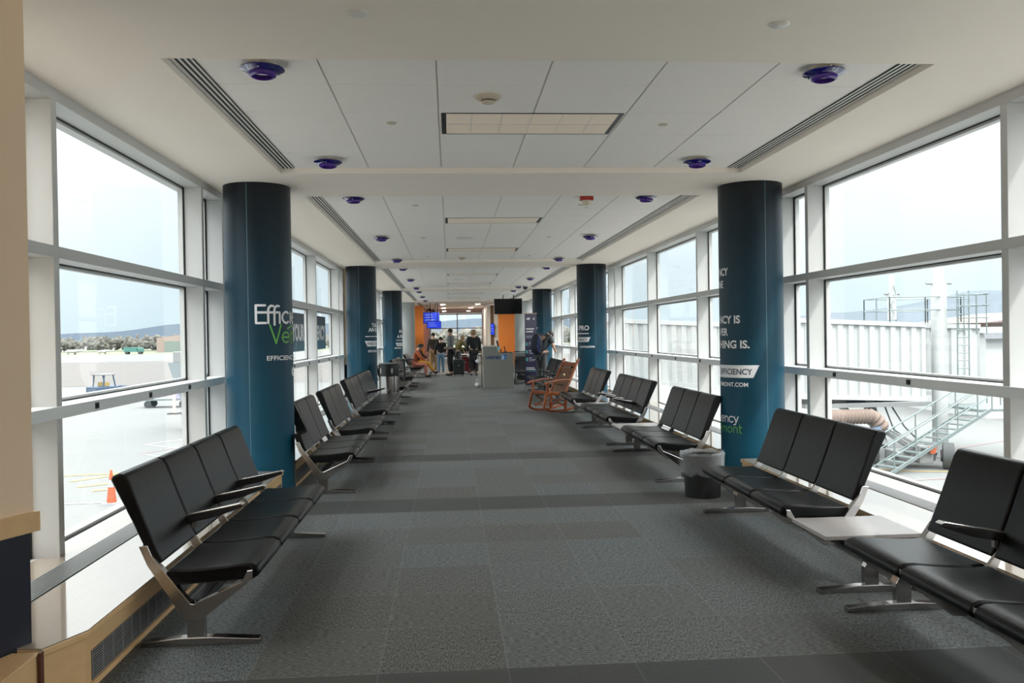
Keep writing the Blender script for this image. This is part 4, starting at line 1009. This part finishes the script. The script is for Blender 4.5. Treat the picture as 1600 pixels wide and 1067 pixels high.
for x0, x1 in ((-1.29, .52), (.60, 2.28)):
    for z0, z1 in ((.1, 1.2), (1.3, 2.0), (2.1, 2.98)): MB().box(x0, x1, WY-.05, WY-.045, z0, z1).build('pane', M_glass, wo)
M_scr = mat('lit_blue_screen', (.010, .022, .22), .3, emit=.9); M_scr2 = mat('lit_bright_blue_screen', (.012, .03, .42), .3, emit=1.0)
def screen(x0, x1, z0, z1, y, m, label, hang=True):
    t = thing('information_screen', label, 'screen', ((x0+x1)/2, y, z0))
    w_ = (x1-x0)/2; h_ = z1-z0
    MB().box(-w_, w_, 0, .06, 0, h_).build('casing', M_black, t, bevel=.006)
    MB().box(-w_+.02, w_-.02, -.004, 0, .02, h_-.02).build('display', m, t)
    for i in range(3): MB().box(-w_*.75, w_*(.1+.15*i), -.006, -.004, h_*(.75-.22*i), h_*(.75-.22*i)+.02).build('text_line', mat('pale_blue_text', (.25, .35, .7), .4, emit=.4), t)
    if hang:
        for x in (-w_*.5, w_*.5): MB().bar((x, .03, h_), (x, .03, ZC-z0), .03, .03).build('hanger', M_black, t)
screen(-1.28, -.48, 2.15, 2.72, 42, M_scr, 'wide dark blue information screen hanging at the far left')
screen(-1.05, -.38, 1.90, 2.25, 40, M_scr2, 'bright blue lower screen hanging in front of the dark blue one')
screen(2.11, 2.31, 1.55, 2.15, 43.7, M_scr2, 'small upright blue screen on the brown post at the far right', False)
for i, (x, y) in enumerate(((-1.05, 46), (-.85, 47.5), (-.95, 49))):
    t = thing('track_spotlight', 'dark spotlight under the far ceiling, %s from the left wall corner' % ['first', 'second', 'third'][i], 'spotlight', (x, y, ZC if y < 48 else ZS))
    MB().bar((0, 0, 0), (0, 0, -.15), .03, .03).build('stem', M_black, t); MB().tube([(-.08, 0, -.15), (.10, .0, -.24)], [.05, .07], 12).build('lamp_head', M_black, t, smooth=True)
mbq = MB()
for i in range(5): dup  # (no copies needed)
t = thing('bench_row', 'low dark row of seats across the far end before the window', 'bench', (.2, 50, 0))
MB().box(-1.3, 1.7, 0, .5, .3, .42).build('seat', M_leather, t, bevel=.03); MB().box(-1.3, 1.7, .5, .58, .45, .85).build('backrest', M_leather, t, bevel=.03)
for x in (-1.2, 1.6): MB().box(x, x+.05, .05, .5, 0, .3).build('leg', M_steel, t)

# ------------------------------------------------------------------ outside: apron, bridge, airfield
GZ = -3.2
struct(MB().add([(-900, -200, GZ), (900, -200, GZ), (900, 292, GZ), (-900, 292, GZ)], [(0, 1, 2, 3)]).build('ground_apron', M_conc))
struct(MB().add([(-900, 92, GZ+.02), (900, 92, GZ+.02), (900, 196, GZ+.02), (-900, 196, GZ+.02)], [(0, 1, 2, 3)]).build('ground_taxiway', M_asph))
struct(MB().add([(-2500, 290, GZ-.02), (2500, 290, GZ-.02), (2500, 3000, GZ-.02), (-2500, 3000, GZ-.02)], [(0, 1, 2, 3)]).build('ground_grass', M_grass))
# terminal floor slab skirt so nothing floats
struct(MB().box(XL-.4, XR+.4, -5, 62, GZ, -.3).build('foundation', M_white))
def ridge(name, pts, y, label, thick=600):
    vs = []; n = len(pts)
    for x, z in pts: vs += [(x, y, GZ-1), (x, y, z), (x*1.02, y+thick, GZ-1)]
    fs = []
    for i in range(n-1):
        a, b = i*3, (i+1)*3; fs += [(a, b, b+1, a+1), (a+1, b+1, b+2, a+2)]
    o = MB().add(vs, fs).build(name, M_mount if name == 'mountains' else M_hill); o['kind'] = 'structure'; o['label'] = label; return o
def prof(x0, x1, n, f): return [(x0+(x1-x0)*i/n, f(x0+(x1-x0)*i/n)) for i in range(n+1)]
ridge('hills', prof(-3600, 600, 60, lambda x: 28+max(0, min(1, (x+1950)/620))*46+7*sin(x*.0049)+4*sin(x*.013)), 4200, 'haze-blue hills beyond the airfield')
ridge('mountains', prof(900, 5200, 60, lambda x: 40+max(0, min(1, (x-1700)/700))*58+max(0, min(1, (x-2500)/800))*125+10*sin(x*.006)), 5200, 'haze-blue mountains on the right')
# wood beyond the airfield: bare crowns nobody could count
cr = MB()
for i in range(1200):
    x = -260+i*.40+random.uniform(-1, 1); h = random.uniform(4.8, 8.0); y = 372+random.uniform(0, 40)
    for j in range(3): cr.ell((x+random.uniform(-1.2, 1.2), y, GZ+h*random.uniform(.25, .78)), (random.uniform(.7, 1.6), 1.2, h*random.uniform(.15, .25)), 6, 5, .25)
for i in range(70):
    x = -80+i*6.0+random.uniform(-2, 2); h = random.uniform(5.5, 9); y = 420+random.uniform(0, 40)
    cr.ell((x, y, GZ+h*.5), (4.5, 3, h*.5), 9, 6, .2)
tag(cr.build('treeline', M_tree), 'grey-brown leafless woods along the far edge of the airfield', 'trees', kind='stuff')
# hangar
t = thing('hangar', 'long low tan hangar with grey-green doors beyond the airfield', 'building', (-112, 335, GZ))
MB().prism([(0, 0), (60, 0), (60, 5.5), (30, 9), (0, 5.5)], 0, 20).build('hangar_shell', mat('tan_cladding', (.27, .21, .18), .8), t)
for i in range(5): MB().box(3+i*9, 9+i*9, -.2, 0, 0, 4.2).build('hangar_door', mat('sage_door', (.13, .17, .15), .7), t)
# parked light aircraft
def plane(x, y, s, rz, label):
    t = thing('light_aircraft', label, 'aircraft', (x, y, GZ), rz)
    MB().tube([(-4*s, 0, 1.3*s), (-3*s, 0, 1.4*s), (0, 0, 1.5*s), (3*s, 0, 1.7*s), (4.5*s, 0, 1.9*s)], [.3*s, .65*s, .75*s, .4*s, .12*s], 12).build('fuselage', M_jet, t, smooth=True)
    MB().box(-1.2*s, .4*s, -5.5*s, 5.5*s, 1.2*s, 1.32*s).build('wing', M_jet, t)
    MB().prism([(3.4*s, 1.8*s), (4.6*s, 1.9*s), (4.9*s, 3.4*s), (4.2*s, 3.4*s)], -.06*s, .06*s).build('tail_fin', M_jet, t)
    for x_, y_ in ((-2.8, 0), (0, 1.4), (0, -1.4)): MB().tube([(x_*s, y_*s-.1, .3*s), (x_*s, y_*s+.1, .3*s)], .3*s, 12).tube([(x_*s, y_*s, .3*s), (x_*s, y_*s, 1.3*s)], .06*s, 6).build('landing_gear', M_tyre, t)
plane(-135, 318, .8, .3, 'small white aircraft parked on the grass, left of the pair')
plane(-124.5, 318, .65, .3, 'small white aircraft parked on the grass, right of the pair')
t = thing('airfield_truck', 'green truck parked before the tree line', 'truck', (-108, 300, GZ))
M_grn = mat('truck_green', (.06, .17, .15), .6)
MB().box(-3, 1.5, -1.2, 1.2, .8, 2.4).build('truck_box', M_grn, t, bevel=.05); MB().box(1.6, 3.2, -1.1, 1.1, .7, 2.2).build('cab', M_grn, t, bevel=.2)
for x_ in (-2, 2.3): MB().tube([(x_, -1.3, .5), (x_, 1.3, .5)], .5, 12).build('wheel', M_tyre, t)
# ground markings
def strip(name, pts, wd, m, label, cat='marking'):
    mb_ = MB()
    for i in range(len(pts)-1):
        a = Vector((*pts[i], 0)); b = Vector((*pts[i+1], 0)); d = (b-a).normalized(); n_ = Vector((-d.y, d.x, 0))*wd/2
        mb_.add([(*(p.xy), GZ+.012) for p in (a-n_, b-n_, b+n_, a+n_)], [(0, 1, 2, 3)])
    o = mb_.build(name, m); return tag(o, label, cat)
strip('yellow_line', [(-13.7, 31.2), (-10.9, 31.5)], .28, M_yellow, 'faded yellow stripe on the apron, farthest of four')
strip('yellow_line', [(-12.9, 29.9), (-11.7, 31.3)], .28, M_yellow, 'faded yellow stripe crossing the farthest one')
strip('yellow_line', [(-12.2, 28.7), (-9.9, 30.3)], .28, M_yellow, 'faded yellow diagonal stripe left of the cone')
strip('yellow_line', [(-11.4, 27.9), (-9.6, 28.6)], .28, M_yellow, 'short faded yellow stripe just behind the cone')
strip('white_line', [(-12.2, 25.7), (-9.9, 25.8)], .10, M_wline, 'thin white line on the apron leading to the cone')
strip('white_line', [(-13.9, 39.8), (-11.5, 37.8), (-8.5, 36)], .14, M_wline, 'white line on the apron behind the seats')
strip('white_line', [(-13.9, 39.8), (-11.5, 43.5)], .14, M_wline, 'white line on the apron running away from the corner')
strip('white_line', [(-12.8, 36.4), (-10.5, 34.5), (-8, 33)], .12, M_wline, 'lower white line on the apron behind the seats')
strip('red_line', [(-13, 36.6), (-10.5, 41)], .07, M_pink, 'thin red line on the apron')
def cone(x, y, label, s=1.0):
    t = thing('traffic_cone', label, 'traffic cone', (x, y, GZ))
    MB().box(-.22*s, .22*s, -.22*s, .22*s, 0, .05*s).build('base', mat('cone_base', (.30, .30, .33), .7), t)
    MB().lathe([(.14*s, .05), (.09*s, .5*s)], 20, cap=False).build('lower_cone', M_orange, t, smooth=True)
    MB().lathe([(.09*s, .5*s), (.06*s, .72*s)], 20, cap=False).build('white_band', M_wline, t, smooth=True)
    MB().lathe([(.065*s, .72*s), (.03*s, .98*s), (.02*s, 1.0*s)], 20).build('tip', M_orange, t, smooth=True)
cone(-9.92, 25.6, 'tall orange traffic cone on the apron, seen left of the seat back')
for i, (x, y) in enumerate(((-17.7, 56), (-16.8, 55.8))):
    t = thing('bollard_post', 'pink and white post on the apron, %s of the pair' % ['left', 'right'][i], 'post', (x, y, GZ))
    MB().tube([(0, 0, 0), (0, 0, 1.7)], .10, 12).build('pole', mat('faded_pink', (.85, .45, .40), .7), t, smooth=True); MB().box(-.35, .35, -.35, .35, 0, .08).build('base', M_tyre, t)
cone(-15.6, 55, 'slim orange cone beside the pink posts on the apron', 1.5)
# baggage tug
def tug(x, y, rz, label):
    t = thing('baggage_tug', label, 'tug', (x, y, GZ), rz)
    MB().prism([(-1.5, .35), (1.6, .35), (1.6, .95), (.6, 1.05), (.3, 1.0), (-1.5, 1.0)], -.75, .75).build('tug_body', M_tug, t, bevel=.05)
    MB().bar((-.9, -.65, 1), (-.8, -.65, 1.95), .08, .08).bar((-.9, .65, 1), (-.8, .65, 1.95), .08, .08).bar((.2, -.65, 1), (.0, -.65, 1.95), .08, .08).bar((.2, .65, 1), (0, .65, 1.95), .08, .08).build('cab_frame', M_tug, t)
    MB().box(-1.0, .2, -.75, .75, 1.92, 2.02).build('cab_roof', M_jetg, t, bevel=.02)
    MB().box(-.6, -.2, -.5, .5, 1.0, 1.35).build('driver_seat', M_yellow, t, bevel=.04)
    for a_ in (-1, 1):
        for b_ in (-.75, .75): MB().tube([(a_, b_-.12, .35), (a_, b_+.12, .35)], .35, 16).build('wheel', M_tyre, t, smooth=True)
tug(-28.4, 73, 1.0, 'dark blue baggage tug with open cab on the apron')
t = thing('baggage_cart', 'low dark baggage cart parked on the apron beside the pink posts', 'cart', (-20.0, 62, GZ))
MB().box(-1.6, 1.8, -.7, .7, .5, .62).build('deck', M_galv, t); MB().box(.7, 1.8, -.7, .7, .62, 1.3).build('cart_box', mat('violet_panel', (.30, .28, .42), .6), t)
for a_ in (-1.2, 1.2):
    for b_ in (-.6, .6): MB().tube([(a_, b_-.08, .25), (a_, b_+.08, .25)], .25, 12).build('wheel', M_tyre, t)
# jet bridge end seen at the left
t = thing('boarding_bridge', 'grey boarding bridge canopy seen behind the left window frame', 'boarding bridge', (-12.95, 44.5, GZ))
MB().prism([(-1.4, 3.6), (3.8, 3.6), (3.8, 0), (.2, .3), (-.9, 2.0)], 0, 3).build('canopy_hood', mat('bridge_grey', (.15, .18, .195), .7), t)
MB().box(-1.2, 3.8, .2, 2.8, 3.6, 4.15).build('canopy_top', M_jetg, t, bevel=.03)
MB().bar((1.2, 1.5, 0), (1.2, 1.5, 2.5), .4, .4).bar((2.6, 1.5, 0), (2.6, 1.5, 1.5), .3, .3).build('support_legs', M_jetg, t)

# ---- the big white boarding bridge on the right
t = thing('boarding_bridge', 'white corrugated boarding bridge with roof railings outside the right windows', 'boarding bridge', (0, 0, 0))
def corr(p0, p1, z0a, z0b, hgt, depth, name, pitch=.42):
    """corrugated box tunnel from p0 to p1 (x,y), floor heights z0a,z0b"""
    a = Vector((*p0, 0)); b = Vector((*p1, 0)); d = b-a; L = d.length; d.normalize(); n_ = Vector((-d.y, d.x, 0))   # n_ away from camera (left of direction)
    mb_ = MB(); prof_ = []; s = 0
    while s < L-.01:
        for ds, o_ in ((0, 0), (pitch*.45, 0), (pitch*.55, .07), (pitch*.9, .07)):
            if s+ds < L: prof_.append((s+ds, o_))
        s += pitch
    prof_.append((L, 0))
    vs = []
    for s, o_ in prof_:
        z0 = z0a+(z0b-z0a)*s/L; p = a+d*s+n_*o_
        vs += [(p.x, p.y, z0+.12), (p.x, p.y, z0+hgt-.12)]
    fs = [(2*i, 2*i+2, 2*i+3, 2*i+1) for i in range(len(prof_)-1)]
    mb_.add(vs, fs)
    pa = [a+n_*.08, b+n_*.08, b+n_*depth, a+n_*depth]; zz = [z0a, z0b, z0b, z0a]
    mb_.add([(p.x, p.y, z+.1) for p, z in zip(pa, zz)]+[(p.x, p.y, z+hgt-.1) for p, z in zip(pa, zz)], [(0,3,2,1),(4,5,6,7),(0,1,5,4),(1,2,6,5),(2,3,7,6),(3,0,4,7)])
    o = mb_.build(name, M_jet, t)
    for zoff, nm_ in ((0, 'floor_beam'), (hgt-.14, 'roof_beam')):
        q = MB(); pb = [a-n_*.05, b-n_*.05, b+n_*.25, a+n_*.25]
        q.add([(p.x, p.y, z+zoff) for p, z in zip(pb, zz)]+[(p.x, p.y, z+zoff+.16) for p, z in zip(pb, zz)], [(0,3,2,1),(4,5,6,7),(0,1,5,4),(1,2,6,5),(2,3,7,6),(3,0,4,7)])
        q.build(nm_, M_jet, o)
    return o
BR = dict(a=(6.6, 35.5), b=(12.6, 29.6), c=(17.35, 29.9))
corr(BR['a'], (12.4, 31.0), -.45, -.85, 2.6, 2.6, 'inner_tunnel')
corr((12.2, 29.3), BR['c'], -.88, -1.12, 2.85, 3.0, 'outer_tunnel')
corr((18.0, 31.2), (20.4, 31.4), -1.0, -1.05, 2.7, 3.0, 'cab_tunnel', .6)
rl = MB()
def rail_run(mb_, pts, z0, hh, step=1.1, r=.025):
    for i in range(len(pts)-1):
        a = Vector((*pts[i], z0)); b = Vector((*pts[i+1], z0)); n_ = max(1, int((b-a).length/step))
        for k in range(n_+1): p = a.lerp(b, k/n_); mb_.tube([p, p+Vector((0, 0, hh))], r, 6)
        for f_ in (.5, 1): mb_.tube([a+Vector((0, 0, hh*f_)), b+Vector((0, 0, hh*f_))], r, 6)
rail_run(rl, [(15.9, 29.7), (17.3, 29.8), (18.9, 30.2), (18.9, 32.4), (16.2, 32.2), (15.9, 29.7)], 1.75, .95)
rl.build('roof_railing', M_galv, t)
for x, y, z1_, r, nm_ in ((18.05, 30.2, 4.0, .27, 'lift_column'), (16.9, 31.4, 3.6, .16, 'mast')):
    MB().tube([(x, y, GZ if r > .2 else 1.9), (x, y, z1_*.80)], r, 20).tube([(x, y, z1_*.80), (x, y, z1_)], r*.65, 20).build(nm_, M_jet, t, smooth=True)
    MB().tube([(x-r*1.8, y, z1_*.80), (x+r*1.8, y, z1_*.80)], .05, 8).build(nm_+'_collar', M_jetg, t)
ca = MB(); ca.tube([(16.85, 31.2, 3.2), (16.95, 31.15, 2.8), (16.7, 31.15, 2.5), (16.85, 31.15, 2.1), (16.6, 31.15, 1.85)], .035, 6); ca.build('loose_cable', mat('grey_cable', (.25, .27, .27), .6), t)
# ladder with cage
ld = MB(); lx, ly = 18.6, 29.6
for dx in (-.22, .22): ld.tube([(lx+dx, ly, -.3), (lx+dx, ly, 2.9)], .025, 6)
for k in range(11): ld.tube([(lx-.22, ly, -.2+k*.28), (lx+.22, ly, -.2+k*.28)], .018, 6)
for z in (1.9, 2.35, 2.75):
    ld.tube([(lx+.22+.0+.42*sin(pi*k/8)*1.0-.0, ly-.42+.42*cos(pi*k/8), z) for k in range(9)], .018, 6)
    ld.tube([(lx+.45+.5*cos(2*pi*k/16), ly+.1+.4*sin(2*pi*k/16), z) for k in range(16)], .018, 6, True)
for k in range(7): a = 2*pi*k/7; ld.tube([(lx+.45+.5*cos(a), ly+.1+.4*sin(a), 1.3), (lx+.45+.5*cos(a), ly+.1+.4*sin(a), 2.75)], .014, 6)
ld.build('caged_ladder', M_galv, t)
# undercarriage
uc = MB(); uc.box(12.6, 17.4, 29.4, 32.2, -1.25, -1.10); uc.build('under_frame', M_jetg, t)
MB().bar((15.2, 30.0, -1.1), (15.2, 29.0, -2.6), .30, .30).bar((14.0, 30.4, -1.1), (16.0, 28.3, -2.6), .14, .14).bar((15.2, 29.2, -1.9), (16.6, 28.0, -2.8), .12, .12).build('undercarriage_strut', M_jetg, t)
MB().box(15.0, 16.4, 27.7, 28.5, -2.95, -2.6).box(15.7, 16.2, 27.5, 27.9, -3.0, -2.4).build('axle_box', M_jetg, t, bevel=.03)
MB().tube([(16.56, 27.58, GZ+.44), (16.86, 27.42, GZ+.44)], .44, 28).tube([(16.50, 27.61, GZ+.44), (16.57, 27.57, GZ+.44)], .2, 20).build('wheel', M_tyre, t, smooth=True)
MB().tube([(14.6, 28.8, GZ+.44), (14.9, 28.64, GZ+.44)], .44, 28).build('wheel', M_tyre, t, smooth=True)
MB().tube([(16.0, 29.8, -1.3), (16.4, 29.7, -2.0), (17.0, 29.7, -2.6)], .03, 6).tube([(15.7, 29.8, -1.2), (16.0, 29.7, -2.1), (16.7, 29.7, -2.6)], .03, 6).tube([(15.3, 29.8, -1.2), (15.6, 29.7, -2.2), (16.4, 29.7, -2.7)], .025, 6).build('hanging_cables', mat('dark_cable', (.10, .11, .11), .6), t, smooth=True)
# flexible air duct
dp = []; n = 46
for i in range(n+1):
    k = i/n; dp.append((12.3+2.9*k, 28.95, -1.52-.25*max(0, (.3-k)/.3)**1.5 - .45*max(0, (k-.86)/.14)**1.3))
MB().tube(dp, [.25+.025*(1 if i % 2 else -1) for i in range(n+1)], 16).build('air_duct', M_duct, t, smooth=True)
MB().tube([(15.1, 28.95, -1.8), (14.6, 28.9, -2.6)], [.22, .20], 14).build('duct_end', mat('dark_blue_hose', (.12, .17, .24), .7), t, smooth=True)

# service stairs from ground to the bridge cab
t = thing('service_stairs', 'galvanised service stairs with handrails rising to the boarding bridge', 'stairs', (0, 0, 0))
A0, A1 = Vector((13.9, 26.9, GZ)), Vector((18.75, 28.9, -1.34)); dd = A1-A0; hd_ = Vector((dd.x, dd.y, 0)).normalized(); nn = Vector((-hd_.y, hd_.x, 0))*.42
for s_ in (-1, 1):
    MB().bar(A0+nn*s_, A1+nn*s_, .05, .11).build('stringer', M_galv, t)
    q = MB().tube([A0+nn*s_+Vector((0, 0, .95)), A1+nn*s_+Vector((0, 0, .95))], .028, 8).tube([A0+nn*s_+Vector((0, 0, .5)), A1+nn*s_+Vector((0, 0, .5))], .022, 8)
    for k in range(5): p = A0.lerp(A1, (k+.3)/5)+nn*s_; q.tube([p, p+Vector((0, 0, .95))], .022, 6)
    q.build('handrail', M_galv, t, smooth=True)
for k in range(14):
    p = A0.lerp(A1, (k+.5)/14); st_ = MB().bar(p-nn, p+nn, .26, .035); st_.build('tread', M_galv, t)
MB().box(18.5, 20.4, 28.6, 31.0, -1.42, -1.34).build('landing', M_galv, t)
q = MB(); rail_run(q, [(19.0, 28.6), (20.4, 28.6), (20.4, 31.0)], -1.34, .95, .7, .022); q.build('landing_railing', M_galv, t)
MB().prism([(15.95, -2.42), (16.25, -2.42), (16.18, -2.66), (16.02, -2.66)], 27.38, 27.44).build('warning_flag', M_orange, bpy.data.objects['boarding_bridge.001'])
strip('yellow_line', [(13.9, 28.0), (15.2, 27.2), (16.4, 26.9), (17.4, 27.4)], .18, M_yellow, 'curved yellow line on the apron under the boarding bridge')
for i, pts in enumerate(([(12, 25.2), (22, 26.6)], [(10, 22.6), (20, 24.0)], [(18, 31), (34, 40)])):
    strip('red_line', pts, .07, M_pink, 'thin red apron line %s' % ['below the curved yellow line', 'nearest the right window ledge', 'running away to the right of the wheel'][i])
# white service building
t = thing('service_building', 'white flat-roofed building with dark trim right of the boarding bridge', 'building', (0, 0, 0))
MB().box(27.6, 42, 42, 52, GZ, 1.25).build('walls', M_jet, t)
MB().box(27.3, 42, 41.7, 52, 1.25, 1.55).build('roof_slab', M_jet, t); MB().box(27.3, 42, 41.6, 41.7, .95, 1.25).build('dark_trim', mat('dark_grey_trim', (.22, .23, .25), .7), t)
MB().box(31.9, 32.8, 41.9, 42, -2.4, -.6).build('door', mat('dark_door', (.28, .27, .34), .6), t)
t = thing('roofed_house', 'distant building with a low brown roof and tan walls behind the white one', 'building', (0, 0, 0))
MB().box(60, 90, 88, 100, GZ, 2.0).build('walls', mat('tan_siding', (.32, .25, .20), .8), t)
MB().prism([(56.5, 2.0), (94, 2.0), (84, 3.7), (66, 3.2)], 86, 102).build('roof', mat('brown_roof', (.20, .16, .145), .8), t)
